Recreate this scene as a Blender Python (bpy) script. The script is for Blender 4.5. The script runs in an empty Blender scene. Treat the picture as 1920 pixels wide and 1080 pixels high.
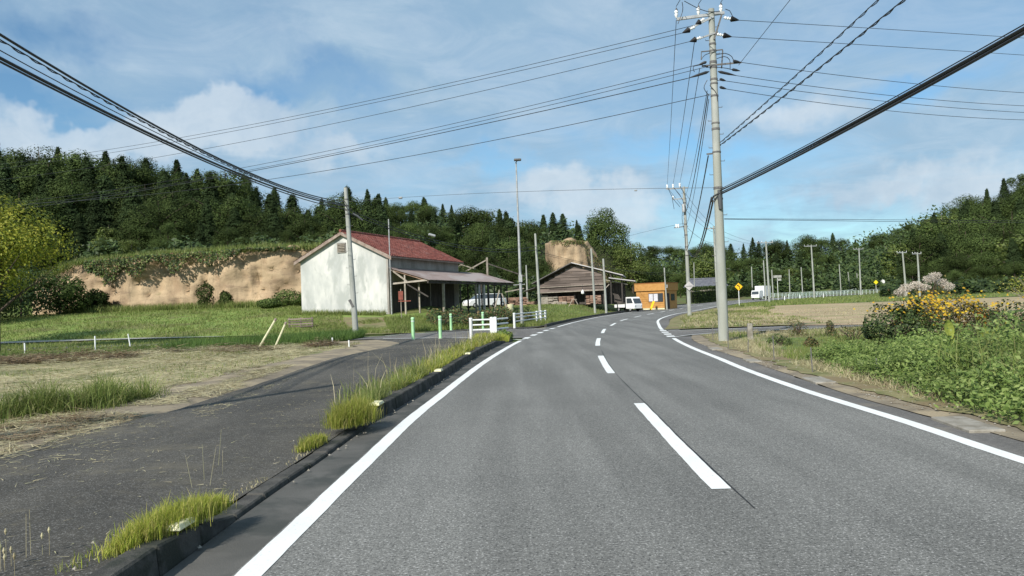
import bpy, math, random
import numpy as np
from mathutils import Vector, Matrix, noise as mnoise
random.seed(7); rng = np.random.default_rng(11)
scene = bpy.context.scene
COL = scene.collection
rad = math.radians

# ---------------------------------------------------------------- camera
F = 1475.0; CH = 1.5; ROLL = rad(2.0); PITCH = math.atan(29 / F)
cp, sp = math.cos(PITCH), math.sin(PITCH); cr, sr = math.cos(ROLL), math.sin(ROLL)
FW = Vector((0, cp, sp)); UP0 = Vector((0, -sp, cp)); R0 = Vector((1, 0, 0))
RX = cr * R0 - sr * UP0; UY = cr * UP0 + sr * R0
cam_d = bpy.data.cameras.new('camera'); cam = bpy.data.objects.new('camera', cam_d); COL.objects.link(cam)
cam_d.sensor_width = 36; cam_d.lens = F / 1920 * 36; cam_d.clip_start = 0.1; cam_d.clip_end = 4000
m = Matrix((RX, UY, -FW)).transposed().to_4x4(); m.translation = Vector((0, 0, CH)); cam.matrix_world = m
scene.camera = cam

def ray(px, py):
    return RX * ((px - 960) / F) + UY * ((540 - py) / F) + FW
def G(px, py, z=0.0):          # point on the level z seen at a pixel of the survey
    d = ray(px, py); t = (z - CH) / d.z; return (t * d.x, t * d.y)
def D(px, py, Y):              # point at depth Y
    d = ray(px, py); t = Y / d.y; return Vector((t * d.x, Y, CH + t * d.z))
def PX(p):
    v = Vector(p) - Vector((0, 0, CH)); c = v.dot(FW); return (960 + F * v.dot(RX) / c, 540 - F * v.dot(UY) / c)

# ---------------------------------------------------------------- light
SUN = Vector((-0.50, -0.86, 0)).normalized(); EL = rad(36)
sv = Vector((SUN.x * math.cos(EL), SUN.y * math.cos(EL), math.sin(EL)))
sd = bpy.data.lights.new('sun', 'SUN'); sd.energy = 4.2; sd.angle = rad(0.6); sd.color = (1.0, 0.945, 0.86)
so = bpy.data.objects.new('sun', sd); COL.objects.link(so); so.location = (0, -20, 40)
so.rotation_mode = 'QUATERNION'; so.rotation_quaternion = (-sv).to_track_quat('-Z', 'Y')
scene.view_settings.view_transform = 'Standard'; scene.view_settings.look = 'None'
scene.view_settings.exposure = 0.45; scene.view_settings.gamma = 1.0; scene.view_settings.use_curve_mapping = False
try:
    scene.cycles.use_denoising = True
    scene.cycles.max_bounces = 6; scene.cycles.transparent_max_bounces = 8
except Exception: pass

class NT:
    def __init__(s, tree): s.t = tree; s.n = tree.nodes; s.l = tree.links
    def new(s, typ, **kw):
        nd = s.n.new(typ)
        for k, v in kw.items():
            if k.startswith('_'): setattr(nd, k[1:], v)
            else: nd.inputs[k.replace('_', ' ')].default_value = v
        return nd
    def link(s, a, b): s.l.new(a, b)
    def math(s, op, a, b=None, c=None, clamp=False):
        nd = s.n.new('ShaderNodeMath'); nd.operation = op; nd.use_clamp = clamp
        for i, v in enumerate((a, b, c)):
            if v is None: continue
            if isinstance(v, (int, float)): nd.inputs[i].default_value = v
            else: s.l.new(v, nd.inputs[i])
        return nd.outputs[0]
    def vmath(s, op, a, b=None, scale=None):
        nd = s.n.new('ShaderNodeVectorMath'); nd.operation = op
        for i, v in enumerate((a, b)):
            if v is None: continue
            if isinstance(v, (tuple, list, Vector)): nd.inputs[i].default_value = tuple(v)
            else: s.l.new(v, nd.inputs[i])
        if scale is not None: nd.inputs['Scale'].default_value = scale
        return nd.outputs['Value'] if op in ('DOT_PRODUCT', 'LENGTH', 'DISTANCE') else nd.outputs[0]
    def noise(s, vec, scale, detail=4, rough=0.55, dist=0.0, color=False):
        nd = s.n.new('ShaderNodeTexNoise'); nd.inputs['Scale'].default_value = scale
        nd.inputs['Detail'].default_value = detail; nd.inputs['Roughness'].default_value = rough
        nd.inputs['Distortion'].default_value = dist
        if vec is not None: s.l.new(vec, nd.inputs['Vector'])
        return nd.outputs['Color' if color else 'Fac']
    def step(s, v, a, b, lo=0.0, hi=1.0):
        nd = s.n.new('ShaderNodeMapRange'); nd.interpolation_type = 'SMOOTHSTEP'
        s.l.new(v, nd.inputs['Value'])
        nd.inputs['From Min'].default_value = a; nd.inputs['From Max'].default_value = b
        nd.inputs['To Min'].default_value = lo; nd.inputs['To Max'].default_value = hi
        return nd.outputs['Result']
    def mix(s, f, a, b, mode='MIX'):
        nd = s.n.new('ShaderNodeMix'); nd.data_type = 'RGBA'; nd.blend_type = mode
        for k, v in ((0, f), (6, a), (7, b)):
            if isinstance(v, (int, float)): nd.inputs[k].default_value = v
            elif isinstance(v, (tuple, list)): nd.inputs[k].default_value = tuple(v)[:3] + (1,)
            else: s.l.new(v, nd.inputs[k])
        return nd.outputs[2]

W = bpy.data.worlds.new('World'); scene.world = W; W.use_nodes = True
nt = NT(W.node_tree); W.node_tree.nodes.clear()
sky = nt.n.new('ShaderNodeTexSky'); sky.sky_type = 'NISHITA'; sky.sun_disc = False
sky.sun_elevation = EL; sky.sun_rotation = math.atan2(SUN.x, SUN.y); sky.air_density = 1.0; sky.dust_density = 0.6; sky.ozone_density = 2.0
tc = nt.n.new('ShaderNodeTexCoord'); dr = nt.vmath('NORMALIZE', tc.outputs['Generated'])
sx = nt.n.new('ShaderNodeSeparateXYZ'); nt.link(dr, sx.inputs[0])
zz = nt.math('MAXIMUM', nt.math('ADD', sx.outputs[2], 0.16), 0.05)
cx = nt.n.new('ShaderNodeCombineXYZ')
nt.link(nt.math('DIVIDE', sx.outputs[0], zz), cx.inputs[0]); nt.link(nt.math('DIVIDE', sx.outputs[1], zz), cx.inputs[1])
pl = cx.outputs[0]
wob = nt.vmath('SUBTRACT', nt.noise(dr, 7.0, 5, 0.6, color=True), (0.5, 0.5, 0.5))
wob = nt.vmath('SCALE', wob, scale=0.16)
drw = nt.vmath('ADD', dr, wob)
def blob(px, py, rx, ry=None, hard=0.55):
    """soft mask round the sky direction first seen at (px, py); widths in survey pixels"""
    ry = ry or rx
    d = ray(px, py).normalized()
    e = nt.vmath('SUBTRACT', drw, tuple(d))
    a = nt.math('MULTIPLY', nt.vmath('DOT_PRODUCT', e, tuple(RX)), F / rx)
    b = nt.math('MULTIPLY', nt.vmath('DOT_PRODUCT', e, tuple(UY)), F / ry)
    r = nt.math('SQRT', nt.math('ADD', nt.math('MULTIPLY', a, a), nt.math('MULTIPLY', b, b)))
    return nt.step(r, 1.0, hard * 0.6, 0, 1)
def sumof(l):
    o = l[0]
    for x in l[1:]: o = nt.math('MAXIMUM', o, x)
    return o
thin = nt.step(nt.noise(pl, 0.9, 6, 0.62, 0.5), 0.34, 0.66)
streak = nt.noise(pl, 3.2, 6, 0.65, 0.8)
holes = sumof([blob(560, 185, 190, 50, 0.2), blob(640, 160, 130, 50, 0.2), blob(70, 175, 190, 60, 0.1), blob(110, 60, 110, 60, 0.05),
               blob(1740, 150, 150, 40, 0.1), blob(1300, 300, 330, 50, 0.05), blob(1500, 405, 340, 60, 0.1), blob(930, 320, 200, 40, 0.05)])
cum = sumof([blob(400, 228, 150, 60, 1.1), blob(170, 238, 130, 44, 1.0), blob(330, 255, 190, 45, 0.7), blob(1080, 365, 170, 42, 0.5), blob(1150, 385, 140, 35, 0.5),
             blob(1700, 340, 130, 34, 0.4), blob(40, 265, 120, 45, 0.6), blob(1830, 350, 160, 50, 0.3), blob(1500, 210, 190, 40, 0.1), blob(640, 275, 130, 30, .3)])
cov = nt.math('MULTIPLY_ADD', thin, 0.50, 0.50); cov = nt.math('ADD', cov, nt.math('MULTIPLY', streak, 0.22))
cov = nt.math('SUBTRACT', cov, nt.math('MULTIPLY', holes, nt.math('MULTIPLY_ADD', streak, 1.3, 0.05)), clamp=True)
c_thin = nt.mix(nt.step(streak, 0.3, 0.75), (2.5, 3.75, 4.95), (3.55, 4.6, 5.6))
c_cum = nt.mix(nt.step(nt.noise(drw, 9, 5, 0.6), 0.35, 0.65), (4.3, 5.0, 5.7), (5.7, 6.2, 6.6))
skyb = nt.mix(1.0, sky.outputs[0], (0.66, 0.88, 0.95), 'MULTIPLY')
col = nt.mix(nt.math('MULTIPLY', cov, 0.92), skyb, c_thin)
col = nt.mix(nt.math('MULTIPLY', cum, 0.55), col, c_cum)
bg = nt.n.new('ShaderNodeBackground'); bg.inputs[1].default_value = 0.1; nt.link(col, bg.inputs[0])
wo = nt.n.new('ShaderNodeOutputWorld'); nt.link(bg.outputs[0], wo.inputs[0])

# ---------------------------------------------------------------- materials
def new_mat(name):
    mt = bpy.data.materials.new(name); mt.use_nodes = True; t = NT(mt.node_tree)
    b = mt.node_tree.nodes['Principled BSDF']; return mt, t, b
def pos(t):
    return t.n.new('ShaderNodeNewGeometry').outputs['Position']
def mat(name, c1, c2=None, scale=3.0, rough=0.8, bump=0.0, bscale=None, spec=0.3, metal=0.0, stretch=None, detail=5, lo=0.35, hi=0.65, c3=None, s3=0.4, tint=0.0, local=False):
    mt, t, b = new_mat(name)
    p = t.n.new('ShaderNodeTexCoord').outputs['Object'] if local else pos(t)
    if stretch: p = t.vmath('MULTIPLY', p, stretch)
    c = c1
    if c2: c = t.mix(t.step(t.noise(p, scale, detail, 0.6), lo, hi), c1, c2)
    if c3: c = t.mix(t.step(t.noise(p, s3, 4, 0.6, 0.4), 0.48, 0.62), c, c3)
    if tint:
        ob = t.n.new('ShaderNodeObjectInfo'); v = t.math('MULTIPLY_ADD', ob.outputs['Random'], tint, 1 - tint / 2)
        c = t.mix(1.0, c if not isinstance(c, tuple) else c, v, 'MULTIPLY')
    if isinstance(c, tuple): b.inputs['Base Color'].default_value = c + (1,)
    else: t.link(c, b.inputs['Base Color'])
    b.inputs['Roughness'].default_value = rough; b.inputs['Specular IOR Level'].default_value = spec; b.inputs['Metallic'].default_value = metal
    if bump:
        bn = t.n.new('ShaderNodeBump'); bn.inputs['Strength'].default_value = bump; bn.inputs['Distance'].default_value = 0.02
        t.link(t.noise(p, bscale or scale * 4, 5, 0.65), bn.inputs['Height']); t.link(bn.outputs[0], b.inputs['Normal'])
    return mt
def leaf_mat(name, cols, trans=0.3, objvar=0.5, rough=0.55, spec=0.25):
    """colour varies by leaf (island) and by plant (object)"""
    mt, t, b = new_mat(name)
    g = t.n.new('ShaderNodeNewGeometry'); r = g.outputs['Random Per Island']
    cr_ = t.n.new('ShaderNodeValToRGB'); t.link(r, cr_.inputs[0])
    e = cr_.color_ramp.elements
    while len(e) < len(cols): e.new(0.5)
    for i, c in enumerate(cols): e[i].position = i / max(1, len(cols) - 1); e[i].color = tuple(c) + (1,)
    ob = t.n.new('ShaderNodeObjectInfo')
    v = t.math('MULTIPLY_ADD', ob.outputs['Random'], objvar, 1 - objvar / 2)
    big = t.step(t.noise(pos(t), 0.5, 3), 0.3, 0.7, 0.78, 1.2)
    c = t.mix(1.0, cr_.outputs[0], t.math('MULTIPLY', v, big), 'MULTIPLY')
    t.link(c, b.inputs['Base Color']); b.inputs['Roughness'].default_value = rough; b.inputs['Specular IOR Level'].default_value = spec
    if trans:
        tr = t.n.new('ShaderNodeBsdfTranslucent'); t.link(c, tr.inputs[0])
        mx = t.n.new('ShaderNodeMixShader'); mx.inputs[0].default_value = trans
        t.link(b.outputs[0], mx.inputs[1]); t.link(tr.outputs[0], mx.inputs[2])
        t.link(mx.outputs[0], mt.node_tree.nodes['Material Output'].inputs[0])
    return mt

M = {}
# asphalt with visible aggregate
def asphalt(name, dark, light, wear=True, agg=54.0, speck=0.7, rough=0.85, dirt=None):
    mt, t, b = new_mat(name); p = pos(t)
    n1 = t.noise(p, agg, 2, 0.75); n2 = t.noise(t.vmath('ADD', p, (7.3, 1.1, 0)), agg * 0.9, 2, 0.75)
    c = t.mix(t.step(t.noise(p, 0.35, 4, 0.6, 0.5), 0.3, 0.7), dark, light)
    c = t.mix(t.math('MULTIPLY', t.step(n1, 0.55, 0.64), speck), c, (0.46, 0.45, 0.43))
    c = t.mix(t.math('MULTIPLY', t.step(n2, 0.53, 0.63), speck), c, (0.035, 0.035, 0.035))
    mid = t.step(t.noise(p, 14, 4, 0.7), 0.35, 0.7, 0.84, 1.14); c = t.mix(1.0, c, mid, 'MULTIPLY')
    trk = t.step(t.noise(t.vmath('MULTIPLY', p, (1.6, 0.10, 1)), 1.0, 3, 0.5), 0.35, 0.65, 0.86, 1.10); c = t.mix(1.0, c, trk, 'MULTIPLY')
    c = t.mix(t.step(t.noise(t.vmath('MULTIPLY', p, (1, .35, 1)), 0.7, 6, 0.7, 0.6), 0.60, 0.74, 0, 0.22), c, (0.07, 0.07, 0.068))
    if dirt: c = t.mix(t.step(t.noise(p, 0.9, 6, 0.7, 0.3), 0.52, 0.7, 0, 0.75), c, dirt)
    t.link(c, b.inputs['Base Color']); b.inputs['Roughness'].default_value = rough; b.inputs['Specular IOR Level'].default_value = 0.25
    bn = t.n.new('ShaderNodeBump'); bn.inputs['Strength'].default_value = 0.55; bn.inputs['Distance'].default_value = 0.006
    t.link(t.noise(p, agg * 0.7, 3, 0.7), bn.inputs['Height']); t.link(bn.outputs[0], b.inputs['Normal'])
    return mt
M['road'] = asphalt('road_asphalt', (0.150, 0.148, 0.137), (0.182, 0.179, 0.165))
M['path'] = asphalt('sidewalk_asphalt', (0.050, 0.046, 0.039), (0.088, 0.080, 0.066), agg=70, speck=0.30, dirt=(0.13, 0.115, 0.085))
M['shoulder'] = asphalt('shoulder_asphalt', (0.125, 0.118, 0.110), (0.16, 0.150, 0.14), agg=110, speck=0.25, dirt=(0.21, 0.18, 0.14))
M['gutter'] = mat('gutter_concrete', (0.082, 0.080, 0.073), (0.112, 0.108, 0.099), 1.6, 0.9, 0.3, 60, c3=(0.055, 0.058, 0.053), s3=1.1)
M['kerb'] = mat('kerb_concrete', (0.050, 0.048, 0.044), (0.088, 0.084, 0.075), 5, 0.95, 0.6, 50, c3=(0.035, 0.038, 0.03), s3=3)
M['concrete'] = mat('pale_concrete', (0.36, 0.36, 0.33), (0.26, 0.26, 0.235), 2.5, 0.9, 0.3, 30)
M['slab'] = mat('slab_concrete', (0.32, 0.30, 0.26), (0.20, 0.18, 0.145), 4, 0.95, 0.4, 30)
def paint(name):
    mt, t, b = new_mat(name); p = pos(t)
    w = t.step(t.noise(p, 30, 6, 0.8), 0.56, 0.70, 0, 0.75)
    c = t.mix(w, (0.76, 0.77, 0.75), (0.26, 0.26, 0.26)); c = t.mix(t.step(t.noise(p, 1.2, 4), 0.4, 0.7, 0, 0.14), c, (0.40, 0.38, 0.35))
    t.link(c, b.inputs['Base Color']); b.inputs['Roughness'].default_value = 0.7
    bn = t.n.new('ShaderNodeBump'); bn.inputs['Strength'].default_value = 0.4; bn.inputs['Distance'].default_value = 0.004
    t.link(t.noise(p, 150, 3, 0.7), bn.inputs['Height']); t.link(bn.outputs[0], b.inputs['Normal']); return mt
M['paint'] = paint('road_paint')
M['joint'] = mat('road_joint_tar', (0.022, 0.022, 0.023), rough=0.7)
M['ground'] = mat('meadow_ground', (0.075, 0.115, 0.028), (0.12, 0.15, 0.04), 0.55, 1.0, 0.6, 8, c3=(0.12, 0.105, 0.05), s3=0.16)
M['straw_ground'] = mat('straw_ground', (0.42, 0.36, 0.21), (0.28, 0.265, 0.13), 1.3, 1.0, 0.8, 25, c3=(0.18, 0.19, 0.08), s3=0.45)
M['dirt'] = mat('sandy_dirt', (0.27, 0.225, 0.16), (0.18, 0.15, 0.11), 1.8, 1.0, 0.7, 25, c3=(0.33, 0.27, 0.18), s3=0.8)
M['field'] = mat('dry_field', (0.46, 0.35, 0.22), (0.27, 0.20, 0.12), 0.8, 1.0, 1.0, 5, stretch=(0.22, 1.6, 1), lo=0.42, hi=0.60, c3=(0.27, 0.25, 0.12), s3=0.35)
M['verge'] = mat('dry_verge', (0.25, 0.22, 0.11), (0.13, 0.14, 0.05), 1.5, 1.0, 0.8, 18, c3=(0.20, 0.155, 0.085), s3=0.6)
M['lawn'] = mat('lawn_ground', (0.085, 0.14, 0.038), (0.13, 0.175, 0.055), 1.0, 1.0, 0.6, 14, c3=(0.14, 0.14, 0.055), s3=0.3)
M['bank'] = mat('bank_grass_ground', (0.15, 0.225, 0.048), (0.22, 0.275, 0.07), 0.8, 1.0, 0.6, 9, c3=(0.14, 0.145, 0.05), s3=0.25)
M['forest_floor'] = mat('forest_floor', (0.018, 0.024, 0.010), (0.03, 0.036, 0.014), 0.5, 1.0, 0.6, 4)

M['grass'] = leaf_mat('grass_blades', [(0.11, 0.16, 0.032), (0.165, 0.22, 0.052), (0.225, 0.27, 0.08), (0.29, 0.28, 0.12)], 0.35, 0.1)
M['grass_dk'] = leaf_mat('grass_blades_dark', [(0.05, 0.10, 0.022), (0.085, 0.15, 0.034), (0.13, 0.20, 0.05)], 0.35, 0.1)
M['grass_lime'] = leaf_mat('grass_blades_lime', [(0.20, 0.26, 0.03), (0.30, 0.35, 0.05), (0.40, 0.40, 0.09), (0.46, 0.40, 0.14)], 0.4, 0.1)
M['straw'] = leaf_mat('straw_blades', [(0.24, 0.20, 0.11), (0.38, 0.33, 0.20), (0.48, 0.43, 0.27), (0.32, 0.32, 0.17)], 0.15, 0.1)
M['straw_dk'] = leaf_mat('straw_blades_brown', [(0.10, 0.065, 0.035), (0.20, 0.14, 0.08), (0.32, 0.24, 0.14)], 0.1, 0.1)
M['cedar'] = leaf_mat('cedar_foliage', [(0.030, 0.048, 0.020), (0.036, 0.058, 0.023), (0.044, 0.068, 0.026), (0.052, 0.076, 0.030)], 0.15, 0.6, 0.8, 0.05)
M['broad'] = leaf_mat('broadleaf_foliage', [(0.038, 0.058, 0.018), (0.048, 0.072, 0.021), (0.060, 0.088, 0.025), (0.076, 0.104, 0.031)], 0.2, 0.75, 0.75, 0.08)
M['broad_lt'] = leaf_mat('pale_foliage', [(0.075, 0.11, 0.025), (0.10, 0.14, 0.032), (0.13, 0.17, 0.04), (0.17, 0.20, 0.055)], 0.35, 0.3)
M['yellow_lt'] = leaf_mat('yellow_green_foliage', [(0.11, 0.15, 0.018), (0.21, 0.25, 0.028), (0.33, 0.35, 0.04), (0.46, 0.43, 0.07)], 0.35, 0.2)
M['weed'] = leaf_mat('weed_foliage', [(0.065, 0.11, 0.024), (0.12, 0.18, 0.042), (0.18, 0.25, 0.066), (0.27, 0.33, 0.11)], 0.35, 0.4)
M['weed_dk'] = leaf_mat('dark_bush_foliage', [(0.024, 0.042, 0.013), (0.045, 0.075, 0.022), (0.075, 0.11, 0.033)], 0.2, 0.3)
M['brown_leaf'] = leaf_mat('withered_foliage', [(0.09, 0.055, 0.03), (0.16, 0.10, 0.045), (0.10, 0.105, 0.035), (0.22, 0.17, 0.06)], 0.2, 0.2)
M['fl_yellow'] = leaf_mat('yellow_petals', [(0.48, 0.33, 0.02), (0.66, 0.46, 0.03), (0.52, 0.26, 0.02)], 0.25, 0.05)
M['fl_orange'] = leaf_mat('orange_petals', [(0.85, 0.22, 0.02), (0.90, 0.30, 0.03)], 0.25, 0.05)
M['fl_pink'] = leaf_mat('pale_pink_plumes', [(0.40, 0.34, 0.28), (0.58, 0.50, 0.42), (0.72, 0.66, 0.57)], 0.25, 0.05)
M['bigleaf'] = leaf_mat('broad_yellow_leaf', [(0.30, 0.36, 0.06), (0.42, 0.45, 0.10)], 0.4, 0.1)
M['bark'] = mat('bark', (0.11, 0.085, 0.062), (0.055, 0.042, 0.032), 4, 0.95, 0.5, 14, stretch=(1, 1, 0.2))
M['bark_pale'] = mat('bark_pale', (0.22, 0.19, 0.15), (0.13, 0.11, 0.085), 4, 0.95, 0.4, 14, stretch=(1, 1, 0.2))
M['pole'] = mat('pole_concrete', (0.37, 0.38, 0.35), (0.26, 0.275, 0.25), 2.2, 0.9, 0.3, 40, stretch=(1, 1, 0.35), c3=(0.30, 0.31, 0.27), s3=1.2)
M['steel'] = mat('galvanised_steel', (0.42, 0.43, 0.43), (0.30, 0.31, 0.31), 6, 0.55, metal=0.3)
M['steel_dk'] = mat('dark_steel', (0.10, 0.10, 0.10), (0.16, 0.15, 0.14), 9, 0.6)
M['black'] = mat('black_rubber', (0.012, 0.012, 0.013), rough=0.6)
M['wire'] = mat('wire_sheath', (0.022, 0.024, 0.028), rough=0.5, spec=0.4)
M['wire_lt'] = mat('wire_metal', (0.075, 0.08, 0.085), rough=0.5)
M['porcelain'] = mat('porcelain', (0.82, 0.83, 0.82), rough=0.25, spec=0.5)
M['white'] = mat('white_paint', (0.80, 0.81, 0.80), (0.68, 0.70, 0.69), 5, 0.5)
M['green_post'] = mat('green_post_paint', (0.34, 0.62, 0.32), (0.42, 0.70, 0.40), 6, 0.5)
M['mint'] = mat('mint_rail_paint', (0.48, 0.58, 0.53), (0.60, 0.68, 0.64), 4, 0.5)
M['cream'] = mat('cream_reflector', (0.74, 0.70, 0.44), (0.60, 0.57, 0.38), 12, 0.5)
M['pvc'] = mat('cream_stake', (0.66, 0.64, 0.42), (0.56, 0.54, 0.36), 5, 0.5)
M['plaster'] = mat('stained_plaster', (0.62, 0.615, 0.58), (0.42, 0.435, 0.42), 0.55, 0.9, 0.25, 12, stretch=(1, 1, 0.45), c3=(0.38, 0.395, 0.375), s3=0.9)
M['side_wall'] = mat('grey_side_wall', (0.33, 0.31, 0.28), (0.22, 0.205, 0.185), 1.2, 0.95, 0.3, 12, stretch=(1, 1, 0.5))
M['redtile'] = None
M['trim'] = mat('weathered_trim', (0.22, 0.165, 0.135), (0.32, 0.26, 0.22), 3, 0.9)
M['tin'] = mat('rusty_tin', (0.245, 0.195, 0.18), (0.19, 0.145, 0.13), 0.8, 0.65, 0.2, 8, stretch=(1, 0.3, 1), c3=(0.28, 0.245, 0.235), s3=0.4)
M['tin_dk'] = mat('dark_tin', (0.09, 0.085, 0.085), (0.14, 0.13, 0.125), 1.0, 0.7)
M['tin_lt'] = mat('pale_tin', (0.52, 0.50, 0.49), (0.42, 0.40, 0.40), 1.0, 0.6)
M['wood'] = mat('weathered_wood', (0.185, 0.150, 0.130), (0.105, 0.085, 0.075), 1.2, 0.95, 0.4, 12, stretch=(0.25, 0.25, 2.5), tint=0.75)
M['wood_lt'] = mat('grey_timber', (0.36, 0.32, 0.27), (0.24, 0.21, 0.17), 3, 0.9, tint=0.3)
M['wood_red'] = mat('red_brown_timber', (0.24, 0.145, 0.105), (0.34, 0.23, 0.17), 2, 0.9, tint=0.6)
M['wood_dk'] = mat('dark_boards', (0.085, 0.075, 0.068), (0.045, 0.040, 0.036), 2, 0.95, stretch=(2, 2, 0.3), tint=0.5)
M['orange'] = mat('orange_siding', (0.49, 0.265, 0.085), (0.43, 0.22, 0.065), 3, 0.8, tint=0.08)
M['orange_dk'] = mat('orange_brown_trim', (0.30, 0.12, 0.04), rough=0.8)
M['glass'] = mat('window_glass', (0.05, 0.06, 0.07), rough=0.08, spec=0.6)
M['curtain'] = mat('pale_curtain', (0.62, 0.62, 0.66), (0.5, 0.5, 0.55), 6, 0.8)
M['slate'] = mat('grey_roof_tile', (0.10, 0.105, 0.125), (0.15, 0.155, 0.175), 2, 0.6)
M['carwhite'] = mat('car_white', (0.80, 0.80, 0.80), rough=0.3, spec=0.5)
M['yellow'] = mat('yellow_sign_paint', (0.85, 0.48, 0.02), rough=0.5)
M['lime_sign'] = mat('yellow_sign_flat', (0.75, 0.66, 0.03), rough=0.5)
M['red'] = mat('rust_red_paint', (0.26, 0.075, 0.05), (0.18, 0.055, 0.04), 6, 0.7)
M['lampred'] = mat('red_lens', (0.6, 0.03, 0.02), rough=0.3)
M['lens'] = mat('clear_lens', (0.6, 0.62, 0.64), rough=0.15, spec=0.6)
def island_mat(name, cols, rough=0.8, dirt=(0.2, 0.15, 0.1)):
    mt, t, b = new_mat(name); g = t.n.new('ShaderNodeNewGeometry')
    r = t.n.new('ShaderNodeValToRGB'); t.link(g.outputs['Random Per Island'], r.inputs[0]); e = r.color_ramp.elements
    while len(e) < len(cols): e.new(0.5)
    for i, c in enumerate(cols): e[i].position = i / (len(cols) - 1); e[i].color = tuple(c) + (1,)
    c = t.mix(t.step(t.noise(g.outputs['Position'], 1.3, 6, 0.7, 0.4), 0.50, 0.68, 0, 0.55), r.outputs[0], dirt)
    t.link(c, b.inputs['Base Color']); b.inputs['Roughness'].default_value = rough; return mt
M['redtile'] = island_mat('red_roof_tiles', [(0.10, 0.026, 0.018), (0.15, 0.036, 0.024), (0.19, 0.060, 0.042), (0.12, 0.030, 0.020)], 0.75, (0.24, 0.13, 0.11))

def cliff_mat():
    mt, t, b = new_mat('sandy_earth_cliff'); p = pos(t)
    c = t.mix(t.step(t.noise(p, 0.35, 5, 0.6, 0.6), 0.35, 0.65), (0.46, 0.35, 0.225), (0.33, 0.24, 0.155))
    c = t.mix(t.step(t.noise(t.vmath('MULTIPLY', p, (0.5, 0.5, 2.4)), 0.9, 5, 0.7), 0.48, 0.70, 0, 0.75), c, (0.24, 0.175, 0.12))
    c = t.mix(t.step(t.noise(t.vmath('MULTIPLY', p, (2.2, 2.2, 0.3)), 0.8, 5, 0.7, 0.5), 0.54, 0.68, 0, 0.55), c, (0.22, 0.17, 0.115))
    c = t.mix(t.step(t.noise(p, 2.2, 5, 0.7), 0.58, 0.72, 0, 0.7), c, (0.16, 0.12, 0.075))
    sz = t.n.new('ShaderNodeNewGeometry'); nz = t.n.new('ShaderNodeSeparateXYZ'); t.link(sz.outputs['Normal'], nz.inputs[0])
    c = t.mix(t.step(nz.outputs[2], 0.55, 0.85), c, (0.10, 0.12, 0.04))
    t.link(c, b.inputs['Base Color']); b.inputs['Roughness'].default_value = 1.0; b.inputs['Specular IOR Level'].default_value = 0.1
    bn = t.n.new('ShaderNodeBump'); bn.inputs['Strength'].default_value = 0.9; bn.inputs['Distance'].default_value = 0.12
    t.link(t.noise(p, 1.8, 7, 0.7), bn.inputs['Height']); t.link(bn.outputs[0], b.inputs['Normal']); return mt
M['cliff'] = cliff_mat()

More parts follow.
